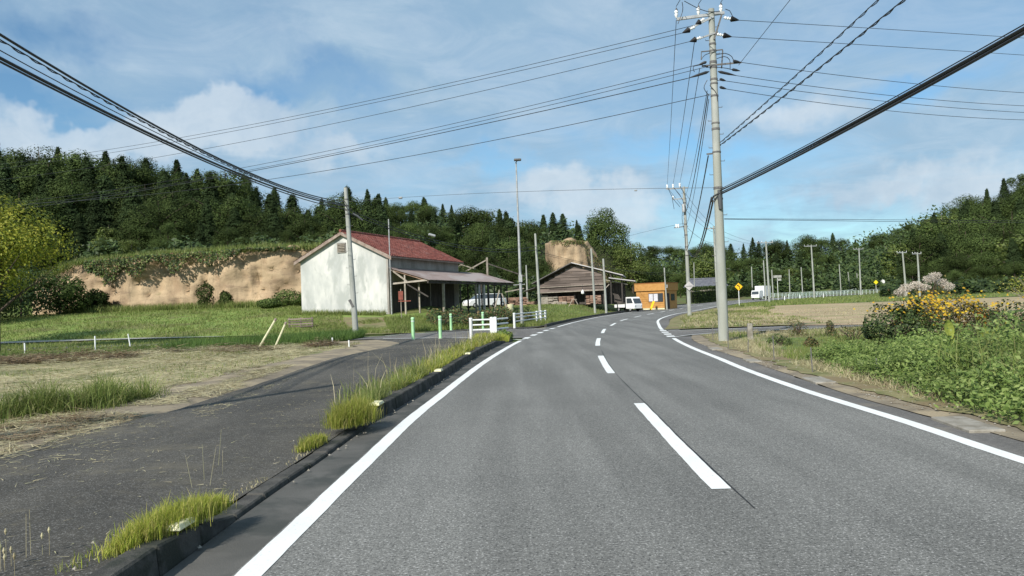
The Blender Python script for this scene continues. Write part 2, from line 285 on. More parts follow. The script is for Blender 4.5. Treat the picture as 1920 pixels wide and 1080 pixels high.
# ---------------------------------------------------------------- object helpers
def link(name, me, parent=None, loc=None):
    o = bpy.data.objects.new(name, me); COL.objects.link(o)
    if parent: o.parent = parent
    if loc is not None: o.location = loc
    return o
def tag(o, label=None, cat=None, group=None, kind=None):
    if label: o['label'] = label
    if cat: o['category'] = cat
    if group: o['group'] = group
    if kind: o['kind'] = kind
    return o
def thing(name, label, cat, loc=(0, 0, 0), rz=0.0, group=None):
    o = bpy.data.objects.new(name, None); COL.objects.link(o); o.location = loc; o.rotation_euler = (0, 0, rz)
    o.empty_display_size = 0.2
    return tag(o, label, cat, group)
def copy_tree(o, parent=None):
    c = o.copy(); COL.objects.link(c); c.parent = parent
    for ch in list(o.children): copy_tree(ch, c)
    return c
class MB:
    def __init__(s): s.v = []; s.f = []; s.m = []
    def add(s, vs, fs, mi=0):
        k = len(s.v); s.v += [tuple(v) for v in vs]; s.f += [tuple(k + i for i in f) for f in fs]; s.m += [mi] * len(fs); return s
    def box(s, c, d, rz=0.0, mi=0, taper=1.0):
        ca, sa = math.cos(rz), math.sin(rz); vs = []
        for z in (-1, 1):
            k = taper if z > 0 else 1.0
            for x, y in ((-1, -1), (1, -1), (1, 1), (-1, 1)):
                a, b = x * d[0] / 2 * k, y * d[1] / 2 * k
                vs.append((c[0] + a * ca - b * sa, c[1] + a * sa + b * ca, c[2] + z * d[2] / 2))
        return s.add(vs, [(3, 2, 1, 0), (4, 5, 6, 7), (0, 1, 5, 4), (1, 2, 6, 5), (2, 3, 7, 6), (3, 0, 4, 7)], mi)
    def beam(s, p, q, w=0.1, h=None, mi=0):
        p, q = Vector(p), Vector(q); h = h or w; d = (q - p).normalized()
        u = Vector((0, 0, 1)) if abs(d.z) < 0.9 else Vector((0, 1, 0))
        a = d.cross(u).normalized(); b = a.cross(d).normalized(); vs = []
        for e in (p, q):
            for x, y in ((-1, -1), (1, -1), (1, 1), (-1, 1)): vs.append(e + a * x * w / 2 + b * y * h / 2)
        return s.add(vs, [(3, 2, 1, 0), (4, 5, 6, 7), (0, 1, 5, 4), (1, 2, 6, 5), (2, 3, 7, 6), (3, 0, 4, 7)], mi)
    def tube(s, pts, r, n=8, mi=0, cap=True):
        pts = [Vector(p) for p in pts]; rs = r if isinstance(r, (list, tuple)) else [r] * len(pts); k = len(s.v); vs = []
        for i, p in enumerate(pts):
            d = (pts[min(i + 1, len(pts) - 1)] - pts[max(i - 1, 0)]).normalized()
            u = Vector((0, 0, 1)) if abs(d.z) < 0.95 else Vector((0, 1, 0))
            a = d.cross(u).normalized(); b = a.cross(d).normalized()
            for j in range(n):
                t = 2 * math.pi * j / n; vs.append(p + (a * math.cos(t) + b * math.sin(t)) * rs[i])
        fs = [(i * n + j, i * n + (j + 1) % n, (i + 1) * n + (j + 1) % n, (i + 1) * n + j) for i in range(len(pts) - 1) for j in range(n)]
        if cap: fs += [tuple(range(n))[::-1], tuple(range((len(pts) - 1) * n, len(pts) * n))]
        return s.add(vs, fs, mi)
    def lathe(s, prof, c=(0, 0, 0), n=14, mi=0, axis=None):
        return s.tube([(c[0], c[1], c[2] + z) for r, z in prof], [r for r, z in prof], n, mi) if axis is None else \
            s.tube([Vector(c) + Vector(axis) * z for r, z in prof], [r for r, z in prof], n, mi)
    def prism(s, poly, y0, y1, mi=0):      # polygon in xz swept along y
        n = len(poly); vs = [(x, y0, z) for x, z in poly] + [(x, y1, z) for x, z in poly]
        return s.add(vs, [tuple(range(n))[::-1], tuple(range(n, 2 * n))] + [(i, (i + 1) % n, n + (i + 1) % n, n + i) for i in range(n)], mi)
    def build(s, name, mats, parent=None, loc=None, smooth=False, bevel=0.0):
        me = bpy.data.meshes.new(name); me.from_pydata(s.v, [], s.f)
        for mt in (mats if isinstance(mats, (list, tuple)) else [mats]): me.materials.append(mt)
        if any(s.m): me.polygons.foreach_set('material_index', s.m)
        import bmesh
        bm = bmesh.new(); bm.from_mesh(me); bmesh.ops.recalc_face_normals(bm, faces=bm.faces)
        if bevel: bmesh.ops.bevel(bm, geom=bm.edges[:], offset=bevel, segments=1, affect='EDGES')
        bm.to_mesh(me); bm.free()
        if smooth:
            me.polygons.foreach_set('use_smooth', [True] * len(me.polygons))
            try: me.set_sharp_from_angle(angle=rad(40))
            except Exception: pass
        return link(name, me, parent, loc)
def mesh_np(name, V, Q, mt, mi=None, smooth=False):
    """V (n,3), Q (m,k) same-sized faces"""
    me = bpy.data.meshes.new(name); V = np.asarray(V, np.float32); Q = np.asarray(Q, np.int32); k = Q.shape[1]
    me.vertices.add(len(V)); me.vertices.foreach_set('co', V.ravel())
    me.loops.add(Q.size); me.loops.foreach_set('vertex_index', Q.ravel())
    me.polygons.add(len(Q)); me.polygons.foreach_set('loop_start', np.arange(0, Q.size, k, dtype=np.int32))
    for x in (mt if isinstance(mt, (list, tuple)) else [mt]): me.materials.append(x)
    if mi is not None: me.polygons.foreach_set('material_index', np.asarray(mi, np.int32))
    if smooth: me.polygons.foreach_set('use_smooth', np.ones(len(Q), bool))
    me.update(calc_edges=True); me.validate(); return me

# ---------------------------------------------------------------- surveyed lines (metres; camera at the origin, looking along +Y)
LL = [(-1.75, -6), (-1.60, 2), (-1.56, 4.5), (-1.50, 7.4), (-1.42, 10.4), (-1.27, 13), (-0.86, 19.5), (-0.35, 25.5), (0.25, 31.3), (1.2, 38.4), (2.42, 46.0), (4.7, 57.9), (7.8, 71.5), (11.8, 85.5), (18.6, 107), (27.5, 130), (39.5, 152), (55, 173), (76, 196), (106, 222), (150, 250), (230, 285)]
CL = [(1.50, -6), (1.52, 2), (1.57, 6.1), (1.77, 11.4), (1.98, 16.3), (2.34, 21.4), (2.75, 25.9), (3.31, 30.7), (3.96, 35.3), (4.77, 41.1), (5.5, 45), (7.48, 55.2), (9.7, 64.0), (12.57, 74.3), (15.61, 84), (21.6, 103), (30.4, 126.5), (42.2, 148.6), (57.5, 169.6), (78.4, 193), (108, 218.6), (151.5, 246.5), (231, 281.5)]
RL = [(4.25, -6), (4.30, 3), (4.33, 6.8), (4.42, 9), (4.46, 12.2), (4.66, 15.9), (4.93, 19), (5.3, 23.6), (5.9, 29), (6.97, 36.8), (8.0, 43.2), (10.0, 54.2), (12.5, 64.2), (15.3, 73.5), (18.6, 82.5), (24.6, 100), (33.3, 123), (45.0, 145), (60, 166), (81, 190), (110, 215), (153, 243), (232, 278)]
KL = [(-2.25, -6), (-2.13, 1), (-2.06, 5.8), (-1.96, 8), (-1.88, 10.4), (-1.72, 12.5), (-1.5, 15.8), (-1.06, 23.1), (-0.42, 29.9), (0.2, 33.2)]
SWL = [(-5.5, -6), (-5.3, 6), (-5.15, 9.4), (-4.85, 12), (-4.95, 16), (-5.05, 21.5), (-4.65, 26), (-4.5, 30.2), (-5.0, 33.5), (-6.6, 36.2)]
def catmull(P, step=0.5):
    P = [np.array(p, float) for p in P]; P = [2 * P[0] - P[1]] + P + [2 * P[-1] - P[-2]]; out = []
    for i in range(1, len(P) - 2):
        n = max(1, int(np.linalg.norm(P[i + 1] - P[i]) / step))
        for k in range(n):
            t = k / n
            out.append(0.5 * ((2 * P[i]) + (-P[i - 1] + P[i + 1]) * t + (2 * P[i - 1] - 5 * P[i] + 4 * P[i + 1] - P[i + 2]) * t * t + (-P[i - 1] + 3 * P[i] - 3 * P[i + 1] + P[i + 2]) * t ** 3))
    out.append(P[-2]); return np.array(out)
cLL, cCL, cRL, cKL, cSW = [catmull(p) for p in (LL, CL, RL, KL, SWL)]
def xat(c, y): return np.interp(y, c[:, 1], c[:, 0])

# ---------------------------------------------------------------- terrain
def S(t): t = np.clip(t, 0, 1); return t * t * (3 - 2 * t)
def h(x, y):
    x = np.asarray(x, float); y = np.asarray(y, float)
    z = 0.9 * S((y - 90) / 130)
    z = z + 0.12 * S((-4.75 - x) / 0.5) * (1 - S((y - 26) / 7)) * S((y + 100) / 10)
    B = 1.9 * S((y - 46) / 27) * S((-1 - x) / 7)
    Mi = 1.15 * S((y - 52) / 36) * S((xat(cLL, y) - 2.0 - x) / 6) * (1 - S((y - 108) / 30) * 0.4)
    z = z + np.maximum(B, Mi)
    wd = 0.6 + 9 * S((-40 - x) / 8)
    z = z + 5.35 * S((y - 76.4) / wd) * S((-7 - x) / 6)
    z = z + 10 * S((y - 84) / 42) * S((-24 - x) / 34)
    z = z + 10 * S((y - 108) / 60) * S((22 - x) / 34) * S((x + 60) / 30)
    r = np.sqrt(((x - 13.5) / 13) ** 2 + ((y - 138) / 19) ** 2); z = z + 9.3 * S(1.9 * (1 - r))
    z = z + 12 * S((y - 225) / 70) * S((x + 20) / 60)
    r2 = np.sqrt(((x - 190) / 105) ** 2 + ((y - 230) / 92) ** 2); z = z + 26 * S(1.25 * (1 - r2))
    return z
xs = np.unique(np.concatenate([np.arange(-46, 46.1, 0.5), -46 - np.cumsum(np.geomspace(0.7, 90, 34)), 46 + np.cumsum(np.geomspace(0.7, 90, 34))]))
ys = np.unique(np.concatenate([np.arange(-12, 125.1, 0.5), -12 - np.cumsum(np.geomspace(0.8, 60, 14)), 125 + np.cumsum(np.geomspace(0.7, 90, 36))]))
# fine strips so that the kerb step is sharp
XX, YY = np.meshgrid(xs, ys); ZZ = h(XX, YY) - 0.05
nx, ny = len(xs), len(ys); idx = np.arange(nx * ny).reshape(ny, nx)
Q = np.stack([idx[:-1, :-1], idx[:-1, 1:], idx[1:, 1:], idx[1:, :-1]], -1).reshape(-1, 4)
cxm, cym = (XX[:-1, :-1]).ravel(), (YY[:-1, :-1]).ravel()
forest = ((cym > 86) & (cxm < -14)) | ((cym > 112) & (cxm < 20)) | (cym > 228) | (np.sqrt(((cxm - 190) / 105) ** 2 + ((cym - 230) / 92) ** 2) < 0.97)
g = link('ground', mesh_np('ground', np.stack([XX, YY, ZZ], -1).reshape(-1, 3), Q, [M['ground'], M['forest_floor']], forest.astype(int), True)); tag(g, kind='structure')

def ribbon(name, A, B, mt, off, m_=4, n=None, step=0.5, ja=0.0, jb=0.0, y0=None, y1=None, kind='structure', zf=None, label=None, parent=None):
    """sheet between two lines, draped on the terrain"""
    A = catmull(A, step) if isinstance(A, list) else A; B = catmull(B, step) if isinstance(B, list) else B
    if y0 is not None: A = A[(A[:, 1] >= y0) & (A[:, 1] <= y1)]; B = B[(B[:, 1] >= y0) & (B[:, 1] <= y1)]
    n = n or max(len(A), len(B))
    def rs(P):
        d = np.r_[0, np.cumsum(np.linalg.norm(np.diff(P, axis=0), axis=1))]; t = np.linspace(0, d[-1], n)
        return np.stack([np.interp(t, d, P[:, 0]), np.interp(t, d, P[:, 1])], -1)
    a, b = rs(A), rs(B)
    jit = lambda s: np.array([mnoise.noise(Vector((i * 0.37, s, 0))) + 0.5 * mnoise.noise(Vector((i * 1.3, s, 3))) for i in range(n)])
    dv = b - a; ln = np.linalg.norm(dv, axis=1, keepdims=True) + 1e-6; u = dv / ln
    if ja: a = a + u * (jit(1.5) * ja)[:, None]
    if jb: b = b + u * (jit(7.5) * jb)[:, None]
    t = np.linspace(0, 1, m_ + 1)[None, :, None]; P = a[:, None, :] * (1 - t) + b[:, None, :] * t
    z = (zf or h)(P[..., 0], P[..., 1]) + off
    V = np.concatenate([P, z[..., None]], -1).reshape(-1, 3)
    ix = np.arange(n * (m_ + 1)).reshape(n, m_ + 1)
    Qd = np.stack([ix[:-1, :-1], ix[:-1, 1:], ix[1:, 1:], ix[1:, :-1]], -1).reshape(-1, 4)
    me = mesh_np(name, V, Qd, mt, smooth=True)
    if len(me.polygons) and me.polygons[0].normal.z < 0: me.flip_normals()
    o = link(name, me, parent); 
    if kind: o['kind'] = kind
    if label: o['label'] = label
    return o
def offs(c, d):      # parallel line, d to the right
    t = np.gradient(c, axis=0); t /= np.linalg.norm(t, axis=1, keepdims=True) + 1e-9
    return c + np.stack([t[:, 1], -t[:, 0]], -1) * d
zroad = lambda x, y: 0.9 * S((y - 90) / 130)
ribbon('road', offs(cLL, -0.10), offs(cRL, 0.10), M['road'], 0.0, 6, zf=zroad)
RE = [(4.95, -6), (4.92, 7.6), (4.85, 9.4), (5.02, 13.7), (5.45, 18.5), (5.75, 22.8), (6.3, 27.6), (6.9, 30.5)]
RE2 = offs(cRL, 0.75)
ribbon('road_shoulder', offs(cRL, 0.08), RE, M['shoulder'], -0.006, 3, y0=-6, y1=30.5, zf=zroad, jb=0.10)
ribbon('far_road_shoulder', offs(cRL, 0.08), RE2, M['shoulder'], -0.007, 2, y0=36.5, y1=270, zf=zroad, jb=0.12)
ribbon('gutter', cKL, offs(cLL, -0.085), M['gutter'], -0.006, 2, y0=-6, y1=31.2, zf=zroad)
ribbon('far_gutter', offs(cLL, -0.75), offs(cLL, -0.09), M['gutter'], -0.006, 2, y0=46.5, y1=260, zf=zroad)
# painted edge lines, broken by short dashes at the two junctions
lines = thing('edge_line', None, None); del_keys = None
tag(lines, kind='structure')
def strip(c, w, y0, y1, name='line_stroke', parent=lines, off=0.004):
    seg = c[(c[:, 1] >= y0 - 0.6) & (c[:, 1] <= y1 + 0.6)]
    yy = np.linspace(y0, y1, max(3, int((y1 - y0) / 0.12 if y1 < 33 else (y1 - y0) / 0.5))); P = np.stack([np.interp(yy, c[:, 1], c[:, 0]), yy], -1)
    return ribbon(name, offs(P, -w / 2), offs(P, w / 2), M['paint'], off, 1, n=len(P), zf=zroad, kind=None, parent=parent, ja=.006, jb=.006)
strip(cLL, 0.165, -6, 31.4); strip(cLL, 0.16, 47.3, 265)
strip(cRL, 0.16, -6, 29.2); strip(cRL, 0.16, 37.5, 265)
for y in (33.1, 35.9, 38.6, 41.3, 44.2): strip(cLL, 0.26, y, y + 1.25, 'dash')
for y in (30.4, 32.3, 34.2, 36.0): strip(cRL, 0.30, y, y + 0.9, 'dash')
cd = thing('centre_line', None, None); tag(cd, kind='structure')
s_ = np.r_[0, np.cumsum(np.linalg.norm(np.diff(cCL, axis=0), axis=1))]
st = np.interp(6.15, cCL[:, 1], s_); 
for k in range(-2, 26):
    a, b = st + 10 * k, st + 10 * k + 5.2
    if a < 0.2 or b > s_[-1]: continue
    strip(cCL, 0.155, float(np.interp(a, s_, cCL[:, 1])), float(np.interp(b, s_, cCL[:, 1])), 'dash', cd)
# dark construction joint beside the centre dashes
ribbon('road_joint', offs(cCL, 0.085), offs(cCL, 0.098), M['joint'], 0.0022, 1, y0=5.2, y1=24, zf=zroad, ja=0.006, jb=0.008)
# side road on the left and on the right
ribbon('side_road', [(2.9, 46.4), (1.8, 45.8), (-0.85, 45.3), (-5.4, 44.7), (-6.9, 42.6), (-12, 42.0), (-30, 44.0)], [(1.0, 33.6), (0.0, 34.4), (-1.6, 35.6), (-4.5, 36.9), (-6.6, 38.4), (-12, 39.2), (-30, 41.2)], M['shoulder'], 0.004, 5, n=60, zf=lambda x, y: np.maximum(h(x, y) - 0.0, -0.4) - 0.012)
sp1 = [(2.15, 46.05), (0.3, 45.5), (-0.85, 45.1), (-5.4, 44.4), (-6.9, 42.4)]
ribbon('side_road_line', sp1, [(x, y - 0.22) for x, y in sp1], M['paint'], 0.006, 1, zf=zroad)
sp2 = [(0.45, 32.2), (-0.2, 33.4), (-1.4, 35.3), (-3.2, 36.9), (-6.4, 38.7)]
ribbon('side_road_line', sp2, [(x - 0.03, y - 0.2) for x, y in sp2], M['paint'], 0.006, 1, zf=zroad)
ribbon('farm_lane', [(6.6, 35.9), (9, 36.3), (13, 36.6), (20, 37.4)], [(5.9, 30.2), (7.6, 31.9), (10, 32.9), (20, 34.4)], M['shoulder'], 0.003, 3, n=24, zf=zroad)
fl1 = [(7.1, 36.3), (9, 36.1), (13, 36.4), (20, 37.2)]; fl2 = [(6.15, 30.1), (7.2, 31.4), (9.5, 32.6), (14, 33.5)]
ribbon('farm_lane_line', fl1, [(x, y - 0.16) for x, y in fl1], M['paint'], 0.006, 1, zf=zroad)
ribbon('farm_lane_line', fl2, [(x, y + 0.16) for x, y in fl2], M['paint'], 0.006, 1, zf=zroad)

# sidewalk: level with the kerb top, ramped down where the kerb is dropped
def zside(x, y):
    x = np.asarray(x, float); y = np.asarray(y, float)
    base = 0.135 * (1 - S((y - 25) / 8.5)); d = xat(cKL, y) - x
    dip = S((y - 5.2) / 0.7) * (1 - S((y - 10.2) / 0.7))
    return base - dip * 0.115 * (1 - S((d - 0.1) / 1.3))
ribbon('sidewalk', cSW, offs(cKL, -0.19), M['path'], 0.004, 14, step=0.4, y0=-6, y1=33.5, zf=zside, ja=0.10)
ribbon('sidewalk_end', [(-4.6, 31.5), (-5.0, 33.6), (-6.6, 36.4), (-6.5, 38.2)], [(-0.55, 30.8), (-0.9, 33.0), (-1.8, 35.2), (-3.2, 36.8)], M['path'], 0.010, 6, n=20, zf=zside)
# the far bank pavement between the bollards and the second fence
ribbon('far_sidewalk', [(-7.2, 43.2), (-4.2, 47.2), (-1.5, 48.6), (1.2, 54), (4.2, 66), (8.2, 82), (14, 104)], [(-5.4, 44.9), (-1.9, 45.6), (0.9, 46.6), (2.7, 52.5), (5.8, 64.5), (9.7, 79.8), (15.6, 102)], M['path'], 0.02, 4, n=90, zf=lambda x, y: np.minimum(h(x, y), 0.16 + zroad(x, y)))

kerb = thing('kerb', None, None); tag(kerb, kind='structure')
def lookup(c, s0):
    s = np.r_[0, np.cumsum(np.linalg.norm(np.diff(c, axis=0), axis=1))]
    return np.array([np.interp(s0, s, c[:, 0]), np.interp(s0, s, c[:, 1])])
def kerb_run(c, length, parent, up, start=0.0, L=0.6):
    k = start
    while k < length - L:
        a, b = lookup(c, k + 0.004), lookup(c, k + L - 0.004); d = (b - a) / np.linalg.norm(b - a); nrm = np.array([-d[1], d[0]])
        ht = up((a[1] + b[1]) / 2); jz = random.uniform(-0.006, 0.006); zb = float(zroad(0, a[1]))
        A = (a + nrm * random.uniform(-0.006, 0.006)); B = (b + nrm * random.uniform(-0.006, 0.006)); w = 0.18
        P = [A, B, B + nrm * w, A + nrm * w]
        h0, h1 = up(a[1]) + jz, up(b[1]) + jz
        q = 0.03
        vs = [(p[0], p[1], zb - 0.1) for p in P] + [(A[0] + nrm[0] * q, A[1] + nrm[1] * q, zb + h0), (B[0] + nrm[0] * q, B[1] + nrm[1] * q, zb + h1), (P[2][0], P[2][1], zb + h1), (P[3][0], P[3][1], zb + h0)]
        mb = MB(); mb.add(vs, [(3, 2, 1, 0), (4, 5, 6, 7), (0, 1, 5, 4), (1, 2, 6, 5), (2, 3, 7, 6), (3, 0, 4, 7)])
        mb.build('kerb_stone', M['kerb'], parent, bevel=0.012); k += L
upf = lambda y: 0.165 if y < 5.0 else (0.165 - 0.135 * (y - 5.0) / 0.55 if y < 5.55 else (0.03 if y < 10.35 else (0.03 + 0.14 * (y - 10.35) / 0.5 if y < 10.85 else (0.17 if y < 28.5 else max(0.03, 0.17 - 0.05 * (y - 28.5))))))
kk = cKL[(cKL[:, 1] > 0.8)]
kerb_run(kk, 31.5, kerb, upf)
fk = thing('far_kerb', None, None); tag(fk, kind='structure')
cf = offs(cLL, -0.75); cf = cf[(cf[:, 1] > 48) & (cf[:, 1] < 150)]
kerb_run(cf, 96, fk, lambda y: 0.16, L=2.0)
# cream reflector caps on the kerb
for i, (y, lb) in enumerate(((5.0, 'cream reflector cap on the kerb end nearest the camera'), (10.95, 'cream reflector cap where the kerb rises again beside the lime grass tuft'),
                 (16.2, 'cream reflector cap halfway along the grassy kerb'), (21.5, 'cream reflector cap on the kerb nearest the white railing'))):
    x = float(xat(cKL, y)) - 0.09; mb = MB(); mb.box((0, 0, 0.018), (0.15, 0.24 if i == 0 else 0.34, 0.036), 0, 0, 0.8)
    o = mb.build('kerb_reflector', M['cream'], loc=(x, y, 0.168), bevel=0.004); o.rotation_euler.z = rad(-3); tag(o, lb, 'reflector', 'reflector caps on the kerb')

# soil, straw and field sheets
ribbon('dirt_strip', [(-6.9, -6), (-6.6, 6), (-6.6, 10), (-6.7, 14), (-6.7, 18), (-6.4, 24), (-6.1, 29), (-6.9, 33.5), (-9, 36.5)], [(-5.3, -6), (-5.2, 6), (-5.05, 9.4), (-4.75, 12), (-4.85, 16), (-4.95, 21.5), (-4.55, 26), (-4.4, 30.2), (-4.9, 33.5), ][:9] + [(-6.6, 37.2)], M['dirt'], 0.012, 4, n=120, ja=0.3, jb=0.12)
ribbon('straw_field', [(-34, 6), (-33, 14), (-30, 24), (-22, 31), (-15, 34.5), (-10.5, 37)], [(-6.5, 3), (-6.5, 8), (-6.5, 14), (-6.5, 20), (-6.1, 28), (-7.0, 35)], M['straw_ground'], 0.004, 30, n=90, ja=0.5, jb=0.15)
ribbon('farm_path', [(-60, 50.2), (-36, 49.6), (-25, 49.4), (-18, 48.8)], [(-60, 51.6), (-36, 50.9), (-25, 50.2), (-18, 49.1)], M['concrete'], 0.03, 2, n=60)
ribbon('grass_bank', [(-70, 51.6), (-36, 50.9), (-18, 49.1), (-10, 45.6), (-7.4, 44.6)], [(-70, 76.2), (-44, 76), (-28, 76), (-12, 73), (-3, 60)], M['bank'], 0.012, 30, n=90)
ribbon('yard_grass', [(-3, 48.5), (-2, 54), (-1, 64), (-2, 80), (-2, 106)], [(0.9, 48.8), (1.4, 53), (4.3, 65), (8.4, 82), (15.4, 106)], M['lawn'], 0.014, 10, n=80)
dirtlane = [(-7.2, 44.6), (-9.0, 49), (-10.5, 54), (-11, 58)]
ribbon('dirt_lane', [(x - 3.4, y + 1.2) for x, y in dirtlane], [(x + 2.0, y) for x, y in dirtlane], M['verge'], 0.03, 8, n=60, ja=0.9, jb=0.8)
# right hand side
vrA = [(4.95, -6), (4.9, 7.6), (4.85, 9.8), (5.0, 13.7), (5.4, 18.5), (5.7, 22.8), (6.3, 27.8), (7.0, 31.0)]
ribbon('dirt_verge', vrA, [(6.6, -6), (6.5, 7.6), (6.3, 9.8), (6.5, 13.7), (6.9, 18.5), (7.4, 22.8), (8.0, 27.8), (8.6, 31.2)], M['dirt'], 0.003, 3, n=80, ja=0.05)
ribbon('dry_verge', [(5.30, -6), (5.2, 9.8), (5.32, 13.7), (5.75, 18.5), (6.15, 22.8), (6.8, 27.8), (7.4, 31.2)], [(9, -6), (9, 10), (10, 14), (11, 18.5), (12, 22.8), (13, 27.8), (14, 32.6)], M['verge'], 0.016, 14, n=160, ja=0.16, jb=0.6)
ribbon('verge_lawn', [(6.8, 12), (6.75, 15), (6.8, 18.5), (7.3, 22), (8.3, 26.5)], [(14, 10), (15, 14), (17, 18.5), (18, 22), (19, 26)], M['lawn'], 0.026, 8, n=40, ja=0.6, jb=0.8)
ribbon('verge_point', [(7.2, 37.6), (8.9, 45), (10.9, 54.5), (13.4, 64.2), (16.2, 73.4), (19.4, 82), (25.2, 99)], [(20, 37.6), (20, 45), (20, 54), (22, 64), (24, 73), (26, 82), (30, 99)], M['verge'], 0.012, 8, n=80, jb=0.8)
ribbon('dry_field', [(15.5, 34.5), (12.6, 38.6), (13.0, 46), (14.6, 55), (17, 65), (21, 76), (27.5, 90), (34, 101)], [(120, 26), (122, 40), (124, 52), (126, 64), (128, 76), (130, 88), (133, 100), (138, 112)], M['field'], 0.022, 40, n=90, ja=1.2, jb=1)
ribbon('field_margin', [(26, 99), (36, 101), (60, 106), (110, 112), (150, 117)], [(35, 122), (47, 143), (64, 165), (110, 196), (160, 180)], M['lawn'], 0.02, 20, n=60)

# ---------------------------------------------------------------- blades and leaves
def blades(name, P, H, Wd, mt, lean=0.35, seg=1, flat=False, kind='stuff', label=None, cat=None, group=None, parent=None):
    """P (n,3) roots; each blade is its own small tapered strip"""
    n = len(P); P = np.asarray(P, float); H = np.broadcast_to(H, n); Wd = np.broadcast_to(Wd, n)
    th = rng.uniform(0, 2 * np.pi, n); u = np.stack([np.cos(th), np.sin(th), np.zeros(n)], -1)
    th2 = rng.uniform(0, 2 * np.pi, n); d = np.stack([np.cos(th2), np.sin(th2), np.zeros(n)], -1)
    if flat:
        tip = d * H[:, None] + np.array([0, 0, 1]) * (rng.uniform(-0.05, 0.22, n) * H)[:, None]
        u = np.stack([-d[:, 1], d[:, 0], rng.uniform(-.6, .6, n)], -1)
    else: tip = np.array([0, 0, 1]) * H[:, None] + d * (H * np.abs(rng.normal(0, lean, n)))[:, None]
    w = u * (Wd / 2)[:, None]
    if seg == 1:
        V = np.stack([P - w, P + w, P + tip], 1).reshape(-1, 3); Qd = np.arange(3 * n).reshape(n, 3)
        me = mesh_np(name, V, Qd, mt)
    else:
        mid = tip * 0.55; mid = mid * np.array([0.55, 0.55, 1.12])
        V = np.stack([P - w * .8, P + w * .8, P + mid + w, P + mid - w, P + tip + w * 0.12, P + tip - w * 0.12], 1).reshape(-1, 3)
        b = np.arange(n)[:, None] * 6
        Qd = np.concatenate([b + np.array([[0, 1, 2, 3]]), b + np.array([[3, 2, 4, 5]])], 0); me = mesh_np(name, V, Qd, mt)
    o = link(name, me, parent); tag(o, label, cat, group, kind); return o
def scatter(A, B, n, off=0.0, power=1.0, zf=None):
    """random points between two lines"""
    A = catmull(A) if isinstance(A, list) else A; B = catmull(B) if isinstance(B, list) else B
    t = rng.uniform(0, 1, n) ** power; s = rng.uniform(0, 1, n)
    def at(P):
        d = np.r_[0, np.cumsum(np.linalg.norm(np.diff(P, axis=0), axis=1))]; d /= d[-1]
        return np.stack([np.interp(t, d, P[:, 0]), np.interp(t, d, P[:, 1])], -1)
    a, b = at(A), at(B); p = a * (1 - s[:, None]) + b * s[:, None]
    z = (zf or h)(p[:, 0], p[:, 1]) + off; return np.concatenate([p, z[:, None]], -1)
def clumpy(P, scale, thr):
    k = np.array([mnoise.noise(Vector((p[0] * scale, p[1] * scale, 5.5))) for p in P]); return P[k > thr]
def leaves(C, N, size, asp=0.55, jitter=0.5):
    """diamond leaves at C facing roughly N"""
    n = len(C); size = np.broadcast_to(size, n)
    N = N + rng.normal(0, jitter, (n, 3)); N /= np.linalg.norm(N, axis=1, keepdims=True) + 1e-9
    r = rng.normal(0, 1, (n, 3)); u = np.cross(N, r); u /= np.linalg.norm(u, axis=1, keepdims=True) + 1e-9; v = np.cross(N, u)
    u = u * (size / 2)[:, None]; v = v * (size * asp / 2)[:, None]
    V = np.stack([C - u, C - v + u * .15, C + u, C + v + u * .15], 1).reshape(-1, 3); return V, np.arange(4 * n).reshape(n, 4)
def sph(n): v = rng.normal(0, 1, (n, 3)); return v / np.linalg.norm(v, axis=1, keepdims=True)
def broad_crown(hgt, wid, lobes=26, per=130, leaf=0.34, base=0.22, round_=1.0):
    C = []; N = []
    for i in range(lobes):
        d = sph(1)[0]; rr = rng.uniform(0.35, 1.0) ** 0.6
        c = np.array([d[0] * wid / 2 * rr * 0.78, d[1] * wid / 2 * rr * 0.78, hgt * (base + (1 - base) / 2) + d[2] * hgt * (1 - base) / 2 * rr * 0.80])
        r = rng.uniform(0.13, 0.24) * wid * round_; k = int(per * rng.uniform(0.7, 1.3)); s = sph(k)
        C.append(c + s * np.array([r, r, r * 0.75]) * rng.uniform(0.72, 1.08, (k, 1))); N.append(s + np.array([0, 0, 0.35]))
    return leaves(np.concatenate(C), np.concatenate(N), rng.uniform(0.7, 1.3, sum(map(len, C))) * leaf, 0.62, 0.28)
def cedar_crown(hgt, wid, n=2600, leaf=0.46, base=0.25, pointy=0.9):
    nb = 170; C = []; N = []; bump = rng.uniform(0.72, 1.25, 9)
    for i in range(nb):
        f = (i / nb) ** 0.9; z = hgt * (base + (1 - base) * f); r = wid / 2 * (min(1, (1 - f) ** pointy * 1.05) * (0.75 + 0.25 * min(1, f * 5)) + 0.05) * rng.uniform(0.6, 1.15) * np.interp(f, np.linspace(0, 1, 9), bump)
        a = i * 2.4 + rng.uniform(-.4, .4); k = max(6, int(n / nb * (0.45 + 1.1 * (1 - f)))); t = rng.uniform(0.15, 1, k) ** 0.7
        droop = -0.30 * r * t ** 2 + 0.25 * r * t
        side = rng.normal(0, 0.16 * r + 0.1, k)
        x = np.cos(a) * r * t - np.sin(a) * side; y = np.sin(a) * r * t + np.cos(a) * side
        C.append(np.stack([x, y, z + droop + rng.normal(0, 0.16, k)], -1)); N.append(np.stack([np.cos(a) * .7 + 0 * t, np.sin(a) * .7 + 0 * t, 0.8 + 0 * t], -1))
    return leaves(np.concatenate(C), np.concatenate(N), rng.uniform(0.7, 1.3, sum(map(len, C))) * leaf, 0.62, 0.26)
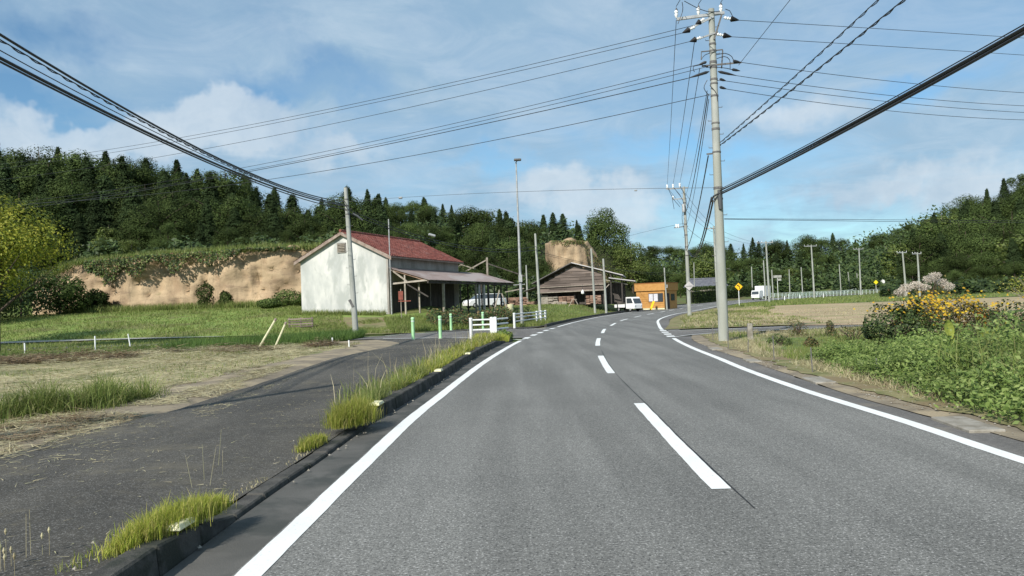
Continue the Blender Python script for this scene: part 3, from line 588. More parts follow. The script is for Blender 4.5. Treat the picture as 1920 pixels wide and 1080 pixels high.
def trunk_mb(hgt, r, limbs=0, wid=3, base=0.3):
    mb = MB(); lx = random.uniform(-.03, .03)
    mb.tube([(0, 0, -0.4), (lx * hgt * .3, 0, hgt * 0.3), (lx * hgt, 0.02 * hgt, hgt * 0.62), (lx * hgt, 0, hgt * 0.95)], [r * 1.25, r * 0.9, r * 0.6, r * 0.12], 8)
    for i in range(limbs):
        a = i * 2.4; z = hgt * (base + 0.10 * i % 0.4); L = wid * 0.38
        mb.tube([(lx * z, 0, z), (math.cos(a) * L * .5, math.sin(a) * L * .5, z + L * .45), (math.cos(a) * L, math.sin(a) * L, z + L * 0.8)], [r * 0.5, r * 0.32, r * 0.1], 6)
    return mb
def make_tree(name, crown, cm, hgt, r, limbs=0, wid=3, bark='bark', base=0.3):
    t = thing(name, '', ''); link('crown', mesh_np(name + '_crown', *crown, cm), t)
    trunk_mb(hgt, r, limbs, wid, base).build('trunk', M[bark], t, smooth=True); return t
protoC = [make_tree('cedar_tree', cedar_crown(12, w, 14000, 0.25, b, p), M['cedar'], 12, 0.17) for w, b, p in ((6.2, .06, .85), (5.4, .12, .7), (6.8, .04, .95), (5.6, .18, .55))]
protoB = [make_tree('broadleaf_tree', broad_crown(9, w, lb, 430, 0.20, b), M['broad'], 9, 0.17, 5, w) for w, lb, b in ((8.4, 34, .02), (7.0, 30, .06), (9.4, 38, .0), (7.6, 32, .1))]
protoL = [make_tree('pale_broadleaf_tree', broad_crown(7, w, lb, 110, 0.32, .1), M['broad_lt'], 7, 0.12, 5, w, 'bark_pale') for w, lb in ((6.0, 26), (5.2, 24))]
used = {}
def put(protos, k, x, y, H, W=None, label='', group=None, cat='tree', z=None):
    p = protos[k % len(protos)]; key = (id(p))
    o = p if key not in used else copy_tree(p); used[key] = True
    base = {id(protoC[0]): 12}.get(id(p), None)
    bh = 12.0 if protos is protoC else (9.0 if protos is protoB else 7.0)
    s = H / bh; w = W or s * random.uniform(0.9, 1.3)
    o.location = (x, y, float(h(x, y)) - 0.05 if z is None else z); o.rotation_euler = (0, 0, random.uniform(0, 6.28)); o.scale = (w, w, s)
    tag(o, label, cat, group); return o
TREES = []
def row(Y, px0, px1, step, sky_f, frac, base_y, protos_f, label_f, jy=0.06, jt=10, Hmin=5, Hmax=19):
    px = px0
    while px < px1:
        q = px + random.uniform(-0.35, 0.35) * step; y = Y * (1 + random.uniform(-jy, jy)); x = D(q, 500, y).x
        ty = base_y + (sky_f(q) - base_y) * frac + random.gauss(0, jt * 0.6)
        top = D(q, ty, y).z; gz = float(h(x, y)); Ht = min(max(top - gz, Hmin), Hmax)
        pr = protos_f(q); where, gr = label_f
        if not blocked(x, y): TREES.append((where, gr, frac, q, pr, put(pr, random.randrange(4), x, y, Ht, z=gz - 0.05)))
        px += step * random.uniform(0.75, 1.25)
ORD = ['leftmost', 'second from left', 'third from left', 'fourth from left', 'fifth from left', 'sixth from left', 'seventh from left', 'eighth from left', 'ninth from left', 'tenth from left']
def label_trees():
    kinds = {id(protoC): 'pointed cedar', id(protoB): 'rounded tree', id(protoL): 'pale young tree'}; g_ = {}
    for w, gr, fr, q, pr, o in TREES: g_.setdefault((w, gr, fr, id(pr), next((zn for lim, zn in ZONES[w] if q < lim), ZONES[w][-1][1])), []).append((q, o))
    for (w, gr, fr, k, zn), l in g_.items():
        l.sort(key=lambda e: e[0]); level = 'lowest' if fr < .35 else 'low' if fr < .5 else 'mid-height' if fr < .7 else 'high' if fr < .85 else 'upper' if fr < .97 else 'skyline'
        for i, (q, o) in enumerate(l):
            o['label'] = level + ' ' + kinds[k] + ' of ' + w + ' ' + zn + ('' if len(l) == 1 else ', ' + ORD[min(i, 9)]); o['group'] = {'po': 'dark pointed cedars ', 'ro': 'rounded broadleaf trees ', 'pa': 'pale young trees '}[kinds[k][:2]] + gr
def blocked(x, y): return (xat(cLL, y) - 4 < x < xat(cRL, y) + 4) and y < 260
skyL = lambda q: float(np.interp(q, [-200, 0, 60, 160, 300, 340, 420, 480, 520, 560, 600, 640], [262, 268, 272, 276, 290, 305, 318, 350, 352, 372, 388, 400]))
skyM = lambda q: float(np.interp(q, [560, 640, 700, 760, 830, 900, 960, 1000, 1040, 1100, 1180], [395, 385, 372, 368, 380, 396, 396, 404, 416, 432, 440]))
skyF = lambda q: float(np.interp(q, [1150, 1220, 1290, 1350, 1440, 1500, 1600, 1700, 1760, 1800], [465, 466, 462, 462, 450, 442, 448, 440, 420, 400]))
skyR = lambda q: float(np.interp(q, [1640, 1690, 1730, 1790, 1850, 1920, 2050], [440, 424, 396, 386, 360, 330, 290]))
ZONES = {'the left wood': [(60, 'above the yellow green tree'), (230, 'left of the cliff'), (400, 'above the left cliff half'), (520, 'above the right cliff half'), (9999, 'beside the leaning pole')],
         'the middle wood': [(730, 'behind the red roof ridge'), (860, 'behind the low roof end'), (960, 'left of the lamp post'), (1030, 'right of the lamp post'), (9999, 'behind the cliff block')],
         'the far wood': [(1290, 'left of the bend pole'), (1440, 'behind the tall pole'), (1530, 'behind the first armed poles'), (1620, 'behind the mint railing'), (9999, 'at its right end')],
         'the right hill': [(1740, 'at its left shoulder'), (1800, 'above the pink plumes'), (1870, 'right of the plumes'), (9999, 'at the photo edge')]}
mixf = lambda pc, pb: (lambda q: (lambda r: protoC if r < pc else (protoB if r < pc + pb else protoL))(random.random()))
wl = ('the left wood', 'above the earth cliff')
row(81, -60, 560, 62, skyL, 0.16, 478, mixf(0.0, 0.65), wl, 0.02, 8, 2.2, 5)
row(86, -140, 640, 52, skyL, 0.36, 478, mixf(0.35, 0.6), wl, 0.02, 12, 3.5)
row(92, -140, 640, 48, skyL, 0.58, 478, mixf(0.6, 0.4), wl, 0.03, 14)
row(99, -140, 640, 44, skyL, 0.76, 478, mixf(0.7, 0.3), wl, 0.03, 14)
row(107, -140, 640, 40, skyL, 0.90, 478, mixf(0.75, 0.25), wl, 0.03, 12)
row(116, -140, 640, 34, skyL, 1.0, 478, mixf(0.75, 0.25), wl, 0.03, 12)
wm = ('the middle wood', 'behind the warehouse')
row(84, 590, 760, 34, lambda q: 440, 1.0, 478, mixf(0.2, 0.6), wm, 0.02, 10, 3, 8)
row(92, 648, 712, 22, lambda q_: 352 + abs(q_ - 665) * .35, 1.0, 478, mixf(0.7, 0.3), wm, 0.02, 7)
row(112, 780, 1030, 36, skyM, 0.30, 540, mixf(0.3, 0.55), wm, 0.03, 10, 3.5)
row(122, 620, 1060, 34, skyM, 0.52, 540, mixf(0.5, 0.5), wm, 0.03, 12)
row(134, 620, 1090, 32, skyM, 0.72, 540, mixf(0.6, 0.4), wm, 0.03, 12)
row(148, 610, 1110, 26, skyM, 0.88, 540, mixf(0.65, 0.35), wm, 0.03, 10)
row(165, 600, 1110, 20, skyM, 1.0, 540, mixf(0.7, 0.3), wm, 0.03, 9)
wf = ('the far wood', 'across the valley')
row(196, 1195, 1330, 24, skyF, 0.45, 545, mixf(0.1, 0.6), wf, 0.03, 6, 4)
row(238, 1190, 1720, 22, skyF, 0.45, 548, mixf(0.15, 0.7), wf, 0.02, 5, 4)
row(256, 1190, 1760, 22, skyF, 0.72, 548, mixf(0.4, 0.55), wf, 0.03, 6)
row(280, 1180, 1800, 18, skyF, 1.0, 548, mixf(0.22, 0.76), wf, 0.03, 7)
wr = ('the right hill', 'on the hill beyond the field')
row(148, 1800, 2080, 46, skyR, 0.26, 536, mixf(0.1, 0.85), wr, 0.03, 6, 3)
row(160, 1720, 2060, 42, skyR, 0.44, 536, mixf(0.15, 0.75), wr, 0.03, 8, 4)
row(174, 1690, 2060, 40, skyR, 0.62, 536, mixf(0.2, 0.65), wr, 0.03, 8, 4)
row(190, 1680, 2060, 36, skyR, 0.80, 536, mixf(0.3, 0.6), wr, 0.03, 8, 4)
row(208, 1670, 2060, 32, skyR, 0.94, 536, mixf(0.35, 0.6), wr, 0.03, 8, 4)
row(222, 1670, 2060, 30, skyR, 1.02, 536, mixf(0.4, 0.6), wr, 0.03, 8, 4)
label_trees()
# undergrowth that fills the woods (nobody could count it)
def undergrowth(px0, px1, Y0, Y1, n, size, name='undergrowth', mt='weed_dk', hh=2.2):
    q = rng.uniform(px0, px1, n); Y = Y0 + (Y1 - Y0) * rng.uniform(0, 1, n) ** 1.5; X = (q - 960) / F * Y
    z = h(X, Y) + rng.uniform(0, 1, n) ** 1.3 * hh * (0.6 + 0.5 * np.sin(X * .8) * np.cos(Y * .9))
    V, Qd = leaves(np.stack([X, Y, z], -1), np.tile([0, -0.5, 0.8], (n, 1)), rng.uniform(.6, 1.3, n) * size)
    o = link(name, mesh_np(name, V, Qd, M[mt])); tag(o, kind='stuff'); return o
undergrowth(-150, 660, 79, 120, 26000, 0.5); undergrowth(-700, -140, 84, 122, 14000, 0.9, hh=5)
undergrowth(600, 1080, 104, 170, 30000, 0.7, hh=4.0)
undergrowth(1190, 1780, 228, 290, 26000, 1.1, hh=6.5)
undergrowth(1650, 2060, 140, 215, 18000, 0.9, hh=3.0); undergrowth(1560, 1800, 212, 250, 9000, 1.0, hh=5)

# single trees one can tell apart
def solo(name, label, x, y, H, wid, lobes, per, leaf, mt, base=0.15, bark='bark', r=0.2, cat='tree', round_=1.0, z=None):
    t = thing(name, label, cat, (x, y, (float(h(x, y)) if z is None else z) - 0.05), random.uniform(0, 6))
    link('crown', mesh_np(name + '_crown', *broad_crown(H, wid, lobes, per, leaf, base, round_), mt), t)
    trunk_mb(H, r, 6, wid, 0.25).build('trunk', M[bark], t, smooth=True); return t
p = D(1135, 470, 130); solo('round_tree', 'tall dense round topped dark tree standing behind the sandy cliff block', p.x, 130, 14.6, 9.2, 70, 300, 0.26, M['broad'], 0.05, z=D(1135, 545, 130).z)
p = D(1185, 500, 124); solo('pale_tree', 'light green loose tree right of the dense round tree above the orange hut', p.x, 124, 9.6, 7.4, 40, 240, 0.26, M['broad_lt'], 0.05, z=D(1185, 560, 124).z)
p = D(1215, 530, 130); solo('low_tree', 'low spreading green tree behind the orange hut roof', p.x, 130, 6.0, 7.0, 26, 130, 0.34, M['broad'], 0.05, z=D(1215, 562, 130).z)
p = D(1322, 500, 192); solo('broad_pale_tree', 'wide pale green tree behind the grey tiled roof', p.x, 192, 11.0, 12, 40, 130, 0.45, M['broad_lt'], 0.1)
p = D(10, 430, 40); t = solo('yellow_green_tree', 'bright yellow green leafy tree at the left edge of the photo', p.x - 0.6, 40, 9.0, 6.3, 38, 420, 0.14, M['yellow_lt'], 0.34, 'bark', 0.16, z=-0.3)
p = D(-130, 430, 46); solo('yellow_green_tree', 'larger yellow green tree cut by the left edge behind the first', p.x, 46, 9.5, 7.0, 40, 160, 0.22, M['yellow_lt'], 0.05)
for i, (px, py, Y, H, w, mt, lb) in enumerate(((40, 585, 68, 4.9, 8.5, 'weed_dk', 'broad dark shrub in the shade at the left end of the earth cliff'), (112, 585, 71, 4.0, 5.4, 'broad', 'dark shrub with greyish leaves touching the left end of the cliff face'),
        (-60, 590, 62, 5.5, 8, 'broad', 'dark shrub at the left edge below the yellow green tree'), (178, 566, 74, 2.2, 3.0, 'broad', 'mossy shrub at the foot of the left part of the cliff'))):
    p = D(px, py, Y); solo('dark_shrub', lb, p.x, Y, H, w, 26, 150, 0.24, M[mt], 0.0, 'bark', 0.08, 'shrub')
# pale bare-twigged shrub at the right edge
p = D(1905, 520, 62); t = thing('twiggy_shrub', 'pale twiggy shrub at the right edge beyond the field', 'shrub', (p.x + 1.2, 62, float(h(p.x, 62))))
mb = MB()
for i in range(46):
    a = random.uniform(0, 6.28); e = random.uniform(0.5, 1.25); L = random.uniform(1.4, 2.6)
    q = Vector((math.cos(a) * math.cos(e), math.sin(a) * math.cos(e), math.sin(e))) * L
    mb.tube([(0, 0, 0), q * 0.5 + Vector((0, 0, .15)), q], [0.03, 0.018, 0.006], 5)
mb.build('stem', M['wood_lt'], t)
V, Qd = leaves(rng.normal(0, 1, (900, 3)) * np.array([1.0, .8, .35]) + np.array([0, 0, 1.5]), np.tile([0, 0, 1.], (900, 1)), 0.16); link('foliage', mesh_np('twig_leaves', V, Qd, M['grass_lime']), t)

# ---------------------------------------------------------------- earth cliffs
def cliff(name, pts, z0f, z1f, thick, label, seed=0, rnd=4.0, nz=26, step=0.33, amp=0.85):
    c = catmull(pts, step); n = len(c); V = []; tn = np.gradient(c, axis=0); tn /= np.linalg.norm(tn, axis=1, keepdims=True); nr = np.stack([tn[:, 1], -tn[:, 0]], -1)
    prof = [(j / nz) for j in range(nz + 1)]
    for i in range(n):
        z0, z1 = z0f(i / (n - 1)), z1f(i / (n - 1)); z1 += 0.45 * mnoise.noise(Vector((c[i][0] * .5, seed, 1)))
        for f in prof:
            d = amp * (mnoise.noise(Vector((c[i][0] * 0.35, c[i][1] * .35, f * 1.6 + seed))) * 1.3 + 0.35 * mnoise.noise(Vector((c[i][0] * 1.6, c[i][1], f * 5 + seed))))
            crk = mnoise.noise(Vector((c[i][0] * 0.9 + f * 0.8, seed + 9, f * .4))); d -= 0.55 * max(0, 0.07 - abs(crk)) / 0.07; d += 0.16 * mnoise.noise(Vector((c[i][0] * 2.8, seed + 2, f * 2.5))) + 0.10 * mnoise.noise(Vector((c[i][0] * .7, seed + 4, f * 14)))
            d += (1 - f) ** 2 * 0.5 - max(0, f - 0.9) * rnd
            V.append((c[i][0] + nr[i][0] * d, c[i][1] + nr[i][1] * d, z0 + (z1 - z0) * f))
        V.append((c[i][0] - nr[i][0] * thick, c[i][1] - nr[i][1] * thick, z1 + 0.1)); V.append((c[i][0] - nr[i][0] * thick, c[i][1] - nr[i][1] * thick, z0))
    k = nz + 3; F_ = []
    for i in range(n - 1):
        for j in range(k): a = i * k + j; b = i * k + (j + 1) % k; F_.append((a, a + k, b + k, b))
    mb = MB(); mb.add(V, F_ ); mb.add([V[j] for j in range(k)], [tuple(range(k))]); mb.add([V[(n - 1) * k + j] for j in range(k)], [tuple(range(k))[::-1]])
    o = mb.build(name, M['cliff'], smooth=False); me = o.data
    me.polygons.foreach_set('use_smooth', [True] * len(me.polygons)); tag(o, label, 'cliff'); return o
cliff('earth_cliff', [(-47, 77.5), (-42, 76.2), (-36, 75.8), (-30, 76.2), (-24, 75.6), (-18, 75.8), (-14, 76.8), (-12, 78)], lambda t: 1.2,
      lambda t: float(np.interp(t, [0, .1, .3, .6, .8, 1], [5.6, 6.9, 7.3, 7.75, 7.6, 5.2])), 3.0, 'long bare sandy earth cliff behind the grass left of the white warehouse', 2)
x0, x1 = D(1037, 500, 118).x, D(1101, 500, 118).x
cliff('sand_cliff_block', [(x0 - .6, 127), (x0 - .5, 121), (x0 + .4, 118.6), (x0 + 2.5, 118), (x1 - 1, 118.2), (x1 + .3, 119.3), (x1 + 2.0, 121), (x1 + 4.6, 124)], lambda t: 1.0,
      lambda t: float(np.interp(t, [0, .2, .7, .8, .9, 1], [11.0, 10.9, 10.7, 8.4, 5.8, 3.2])), 5.0, 'tall block of sandy cliff with a flat mossy top behind the wooden barn', 5, rnd=1.2, step=0.3, amp=0.55)
# grass fringe and scrub hanging over both cliff tops
n = 16000; P = scatter([(-46, 75.0), (-36, 74.8), (-24, 74.8), (-9, 76.5)], [(-46, 79.5), (-36, 78), (-24, 78), (-9, 79)], n)
P[:, 2] = np.maximum(P[:, 2], 6.6) ; P = P[P[:, 1] > 75.3]; P[:, 2] = np.interp(P[:, 0], [-46, -42, -36, -24, -16, -8], [5.6, 6.9, 7.3, 7.7, 7.5, 5.3]) + rng.normal(0, .1, len(P)) - 0.15
blades('cliff_top_grass', P, rng.uniform(.25, .75, len(P)), 0.07, M['grass'], 0.6)
n = 4200; q = rng.uniform(0, 1, n) ** 1.6; X = -40.5 + 20 * q; f = rng.uniform(0, 1, n); zt = np.interp(X, [-46, -42, -36, -24, -16], [5.6, 6.9, 7.3, 7.7, 7.5]); dep = np.interp(X, [-42, -36, -30, -25, -21, -16], [2.6, 2.5, 1.6, .7, .5, .3]) * (0.6 + 0.9 * np.array([mnoise.noise(Vector((v * .55, 4.4, 0))) + .5 * mnoise.noise(Vector((v * 1.9, 1.4, 0))) for v in X]))
V, Qd = leaves(np.stack([X, 75.0 + rng.uniform(-.5, .35, n), zt - f * dep], -1), np.tile([0, -1, .6], (n, 1)), 0.24); tag(link('cliff_scrub', mesh_np('cliff_scrub', V, Qd, [M['weed_dk'], M['weed'], M['brown_leaf']], rng.choice(3, n, p=[.5, .3, .2]))), kind='stuff')
n = 9000; X = x0 - .2 + (x1 + 5.6 - x0) * rng.uniform(0, 1, n) ** .7; zt = np.interp(X, [x0, x1 - .5, x1 + 1, x1 + 5], [10.7, 10.6, 8.8, 5.2]); Yc = np.interp(X, [x0, x0 + 2, x1, x1 + 3, x1 + 5], [118.6, 117.6, 118.6, 121.6, 124.5])
V, Qd = leaves(np.stack([X, Yc + rng.uniform(-.2, 2.5, n), zt - rng.uniform(0, 1, n) ** 1.5 * np.where(X > x1 - .2, 7.0, .9) * (.7 + .6 * np.array([mnoise.noise(Vector((v * .8, 2, 2))) for v in X]))], -1), np.tile([0, -1, .8], (n, 1)), 0.20)
tag(link('cliff_scrub', mesh_np('cliff_scrub2', V, Qd, [M['brown_leaf'], M['weed']], (rng.uniform(0, 1, n) < 0.45).astype(int))), kind='stuff')


# ---------------------------------------------------------------- white warehouse with its long lean-to
hz = 0.93; YAW = rad(-20)
c0 = D(731, 588, 60); HB = (c0.x, 60.0, hz)
ho = thing('warehouse', 'white plastered warehouse with red tiled roof and stained gable wall', 'warehouse', HB, YAW)
Wd_, Ln, He, Hr = 7.9, 12.9, 4.55, 6.5
mb = MB(); mb.prism([(-Wd_, -0.6), (0, -0.6), (0, He), (-Wd_ / 2, Hr), (-Wd_, He)], 0, 0.25); mb.build('gable_wall', M['plaster'], ho)
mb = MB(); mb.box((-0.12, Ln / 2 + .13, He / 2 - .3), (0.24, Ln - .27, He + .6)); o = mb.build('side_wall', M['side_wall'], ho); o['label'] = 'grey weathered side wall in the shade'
mb = MB(); mb.box((-Wd_ + .12, Ln / 2 + .13, He / 2 - .3), (0.24, Ln - .27, He + .6)); mb.build('side_wall', M['plaster'], ho)
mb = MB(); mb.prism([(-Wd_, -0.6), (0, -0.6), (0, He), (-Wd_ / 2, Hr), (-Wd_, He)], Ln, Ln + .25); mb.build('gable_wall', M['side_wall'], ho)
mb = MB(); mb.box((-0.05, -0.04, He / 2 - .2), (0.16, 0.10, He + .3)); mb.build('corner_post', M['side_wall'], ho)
# roof slabs, fascia, tiles
ov, oe = 0.28, 0.42; sl = (Hr - He) / (Wd_ / 2)
for sgn in (1, -1):
    xr = -Wd_ / 2; xe = (0 + oe) if sgn > 0 else (-Wd_ - oe)
    ze = Hr + .06 - sl * (Wd_ / 2 + oe)
    mb = MB(); mb.prism([(xr, Hr + .04), (xe, ze), (xe, ze + .09), (xr, Hr + .13)], -ov, Ln + ov + .25); mb.build('roof_board', M['trim'], ho)
    mb = MB()
    nc, nr_ = 46, 15
    for i in range(nc):
        y0 = -ov - .03 + (Ln + .25 + 2 * ov + .06) * i / nc; y1 = y0 + (Ln + .25 + 2 * ov + .06) / nc * 0.95
        for j in range(nr_):
            f0, f1 = j / nr_, (j + 1.12) / nr_; xa, xb = xr + (xe - xr) * f0, xr + (xe - xr) * f1 * 1.0
            za, zb = Hr + .13 + (ze - Hr - .04) * f0, Hr + .13 + (ze - Hr - .04) * f1 + 0.03
            jz = random.uniform(-.008, .012); q = 0.035
            ym = (y0 + y1) / 2
            vs = [(xa, y0, za + jz), (xb, y0, zb + jz), (xb, y1, zb + jz + .01), (xa, y1, za + jz + .01), (xa, ym, za + q + jz + .02), (xb, ym, zb + q + jz + .02), (xb, y0, zb - .03), (xb, y1, zb - .03)]
            mb.add(vs, [(0, 1, 5, 4), (4, 5, 2, 3), (1, 6, 7, 2, 5)])
    o = mb.build('roof_tiles', M['redtile'], ho); o['kind'] = 'stuff'
mb = MB()
for i in range(36): mb.tube([(-Wd_ / 2, -ov - .05 + i * .38, Hr + .20), (-Wd_ / 2, -ov + i * .38 + .32, Hr + .21)], [.12, .10], 8)
mb.build('ridge_tiles', M['redtile'], ho)['kind'] = 'stuff'
mb = MB(); x0_ = -Wd_ / 2
for s in (1, -1):
    xe = s * (Wd_ / 2 + oe)
    mb.add([(x0_, -ov - .04, Hr - .14), (x0_ + xe, -ov - .04, Hr - .14 - sl * abs(xe)), (x0_ + xe, -ov - .04, Hr + .06 - sl * abs(xe)), (x0_, -ov - .04, Hr + .06),
            (x0_, -ov + .03, Hr - .14), (x0_ + xe, -ov + .03, Hr - .14 - sl * abs(xe)), (x0_ + xe, -ov + .03, Hr + .06 - sl * abs(xe)), (x0_, -ov + .03, Hr + .06)],
           [(0, 1, 2, 3), (7, 6, 5, 4), (0, 4, 5, 1), (3, 2, 6, 7), (1, 5, 6, 2)])
mb.build('verge_board', M['trim'], ho)
mb = MB(); mb.box((oe - .02, Ln / 2 + .12, He - .10), (0.06, Ln + .8, .16)); mb.build('eaves_board', M['trim'], ho)
vt = MB().box((0, 0, 0), (.78, .10, .78)).build('vent', M['side_wall'], ho, (-Wd_ / 2 - .1, -.03, Hr - 1.12))
MB().box((0, 0, 0), (.62, .06, .62)).build('vent_shade_panel', M['black'], vt, (0, -.03, 0))  # solid black panel paints the shade inside the vent opening
for k in range(5):
    o = MB().box((0, 0, 0), (.62, .09, .05)).build('slat', M['wood_lt'], vt, (0, -.075, -.25 + .125 * k)); o.rotation_euler.x = rad(35)
# band of shade boards high on the side wall, dark sliding doors under the lean-to
for k, (y, w) in enumerate(((1.3, 1.9), (3.6, 2.0), (5.9, 2.1), (8.4, 2.2), (10.9, 2.0))):
    MB().box((.03, y, 1.25), (.06, w, 2.5)).build('door', M['wood_dk'], ho)
MB().tube([(.30, -.25, -.5), (.28, -.25, 6.3), (.28, -.25, 7.3)], .045, 8).build('vent_pipe', M['steel'], ho)
# lean-to
le = thing('lean_to', 'long open lean-to with rusty tin roof along the warehouse side', 'lean-to', HB, YAW)
za, zb, dx, LL_ = 3.62, 2.60, 3.35, 18.4
nsh = 15
for k in range(nsh):
    y0 = -.15 + (LL_ + .2) * k / nsh; y1 = -.15 + (LL_ + .2) * (k + 1) / nsh + .05; mb = MB(); nn = 5
    for j in range(nn):
        a = y0 + (y1 - y0) * j / nn; b = y0 + (y1 - y0) * (j + 1) / nn; m_ = (a + b) / 2; q = .035; d = .002 * (k % 2)
        X0, X1 = .10 + (.9 if k > 10 else 0) * 0, dx + .15
        mb.add([(X0, a, za + d), (X1, a, zb + d - .05), (X1, m_, zb + q + d - .05), (X0, m_, za + q + d), (X1, b, zb + d - .05), (X0, b, za + d),
                (X0, a, za + d - .02), (X1, a, zb + d - .07), (X1, b, zb + d - .07), (X0, b, za + d - .02)],
               [(0, 1, 2, 3), (3, 2, 4, 5), (9, 8, 7, 6), (0, 6, 7, 1), (1, 7, 8, 4, 2), (5, 4, 8, 9)])
    mb.build('roof_sheet', M['tin'], le)
for k in range(10):
    y = .05 + k * 2.0; MB().beam((.12, y, za - .10), (dx, y, zb - .12), .08, .12).build('rafter', M['wood_dk'] if k else M['wood_red'], le)
MB().beam((dx - .05, 0, zb - .20), (dx - .05, LL_, zb - .20), .12, .16).build('eaves_beam', M['wood_dk'], le)
MB().beam((.3, 13.2, za - .15), (.3, LL_, za - .15), .12, .16).build('rear_beam', M['wood_dk'], le)
MB().beam((.12, .02, 2.38), (dx - .1, .02, 2.55), .10, .13).build('tie_beam', M['wood_lt'], le)
MB().beam((.25, .02, 3.45), (1.55, .02, 2.5), .09, .12).build('brace', M['wood_lt'], le)
MB().beam((1.5, .10, 2.3), (3.0, .6, 1.3), .07, .10).build('brace', M['wood_dk'], le)
gz_ = lambda lx, ly: float(h(HB[0] + lx * math.cos(YAW) - ly * math.sin(YAW), HB[1] + lx * math.sin(YAW) + ly * math.cos(YAW))) - hz - 0.15
for (x, y, w, mt_) in ((.22, -.08, .12, 'wood_lt'), (1.35, .05, .11, 'wood_lt'), (1.95, 1.2, .10, 'wood_lt'), (dx - .08, 2.75, .17, 'wood_lt'), (dx - .08, 6.0, .10, 'wood_dk'), (dx - .08, 9.3, .13, 'wood_lt'), (dx - .1, 10.1, .17, 'tin_lt'), (dx - .1, 11.2, .17, 'tin_lt'),
                       (dx - .08, 12.2, .14, 'wood_dk'), (dx - .08, 13.7, .12, 'wood_dk'), (dx - .08, 15.4, .12, 'wood_dk'), (dx - .08, 17.0, .12, 'wood_dk'), (.3, 14.5, .12, 'wood_dk'), (.3, 17.9, .12, 'wood_dk')):
    top = za + (zb - za) * (x / dx) - .2; MB().beam((x, y, gz_(x, y)), (x, y, top), w, w * .9).build('post', M[mt_], le)
# timber frame standing above the lean-to roof
fr = thing('timber_gantry', 'pale timber frame poking up behind the far end of the lean-to roof', 'frame', (D(905, 560, 77).x, 77, float(h(D(905, 560, 77).x, 77))))
MB().beam((.55, 0, 0), (.55, 0, 5.2), .18).build('post', M['wood_lt'], fr); MB().beam((-1.6, 0, 3.9), (.6, 0, 5.0), .12).build('rafter', M['wood_lt'], fr)
MB().beam((-3.0, .3, 4.0), (-2.0, .3, 4.6), .10).build('rafter', M['wood_lt'], fr); MB().beam((-2.0, .3, 4.6), (-.6, .3, 4.1), .10).build('rafter', M['wood_lt'], fr)
MB().beam((.6, 0, 4.6), (4.2, -1, 3.2), .10).build('rafter', M['wood_dk'], fr)
# trestle near the lamp post
tr_ = thing('timber_trestle', 'grey timber trestle standing right of the lean-to end', 'trestle', (D(935, 580, 66).x, 66, float(h(D(935, 580, 66).x, 66))))
for a, b in (((-.5, 0, 0), (.1, 0, 2.3)), ((.9, 0, 0), (.3, 0, 2.0)), ((.6, .1, 2.1), (2.2, .1, 2.35)), ((-.4, .1, .6), (.1, .3, 2.2))): MB().beam(a, b, .09).build('leg' if a[2] == 0 else 'rail', M['wood_lt'], tr_)
# red box on a post
bx = D(753, 598, 56); rb = thing('sign_post', 'small rust red board on a thin post in front of the lean-to', 'sign', (bx.x, 56, float(h(bx.x, 56))))
MB().tube([(0, 0, -.1), (0, 0, 2.2)], .035, 8).build('post', M['wood_lt'], rb); MB().box((0, -.05, 1.75), (.34, .05, .62)).build('board', M['lampred'] if 0 else M['red'], rb, bevel=.01); MB().box((.25, -.02, 1.35), (.9, .05, .07)).build('rail', M['red'], rb)

# ---------------------------------------------------------------- vehicles
def wheels(t, pos_, r=0.28, w=0.17):
    for (x, y) in pos_:
        o = MB().lathe([(r * .6, -w / 2), (r * .92, -w / 2), (r, -w / 2 + .03), (r, w / 2 - .03), (r * .92, w / 2), (r * .6, w / 2)], axis=(1, 0, 0), n=18).build('wheel', M['black'], t, (x, y, r), smooth=True)
        MB().lathe([(r * .58, -.01), (r * .5, .03), (.04, .04)], axis=(1 if x > 0 else -1, 0, 0), n=14).build('rim', M['steel'], o, ((w / 2 if x > 0 else -w / 2), 0, 0))
def kei_truck(name, label, loc, rz):
    t = thing(name, label, 'truck', loc, rz)           # front faces local -Y
    def sideprism(poly, x0, x1): mb = MB(); n = len(poly); mb.add([(x0, y, z) for y, z in poly] + [(x1, y, z) for y, z in poly], [tuple(range(n)), tuple(range(n, 2 * n))[::-1]] + [(i, n + i, n + (i + 1) % n, (i + 1) % n) for i in range(n)]); return mb
    sideprism([(-1.6, .35), (-1.62, .85), (-1.25, 1.65), (-1.1, 1.75), (-.25, 1.75), (-.2, .35)], -.70, .70).build('cab', M['carwhite'], t, bevel=.03)
    sideprism([(-1.605, .98), (-1.33, 1.56), (-1.30, 1.54), (-1.57, .95)], -.60, .60).build('windscreen', M['glass'], t)
    for s in (1, -1):
        MB().add([(s * .705, -1.42, 1.0), (s * .705, -.4, 1.0), (s * .705, -.4, 1.6), (s * .705, -1.15, 1.6), (s * .715, -1.42, 1.0), (s * .715, -.4, 1.0), (s * .715, -.4, 1.6), (s * .715, -1.15, 1.6)], [(0, 1, 2, 3), (7, 6, 5, 4), (0, 4, 5, 1), (1, 5, 6, 2), (2, 6, 7, 3), (3, 7, 4, 0)]).build('side_window', M['glass'], t)
        MB().box((s * .52, -1.63, .72), (.24, .04, .16)).build('headlight', M['lens'], t, bevel=.01)
    MB().box((0, .72, .58), (1.40, 1.84, .10)).build('bed_floor', M['carwhite'], t)
    for s in (1, -1): MB().box((s * .69, .72, .76), (.04, 1.84, .28)).build('bed_side', M['carwhite'], t)
    MB().box((0, 1.63, .76), (1.40, .04, .28)).build('tailgate', M['carwhite'], t); MB().box((0, .1, .42), (.8, 3.0, .14)).build('chassis', M['black'], t)
    wheels(t, [(.6, -.95), (-.6, -.95), (.6, 1.0), (-.6, 1.0)]); return t
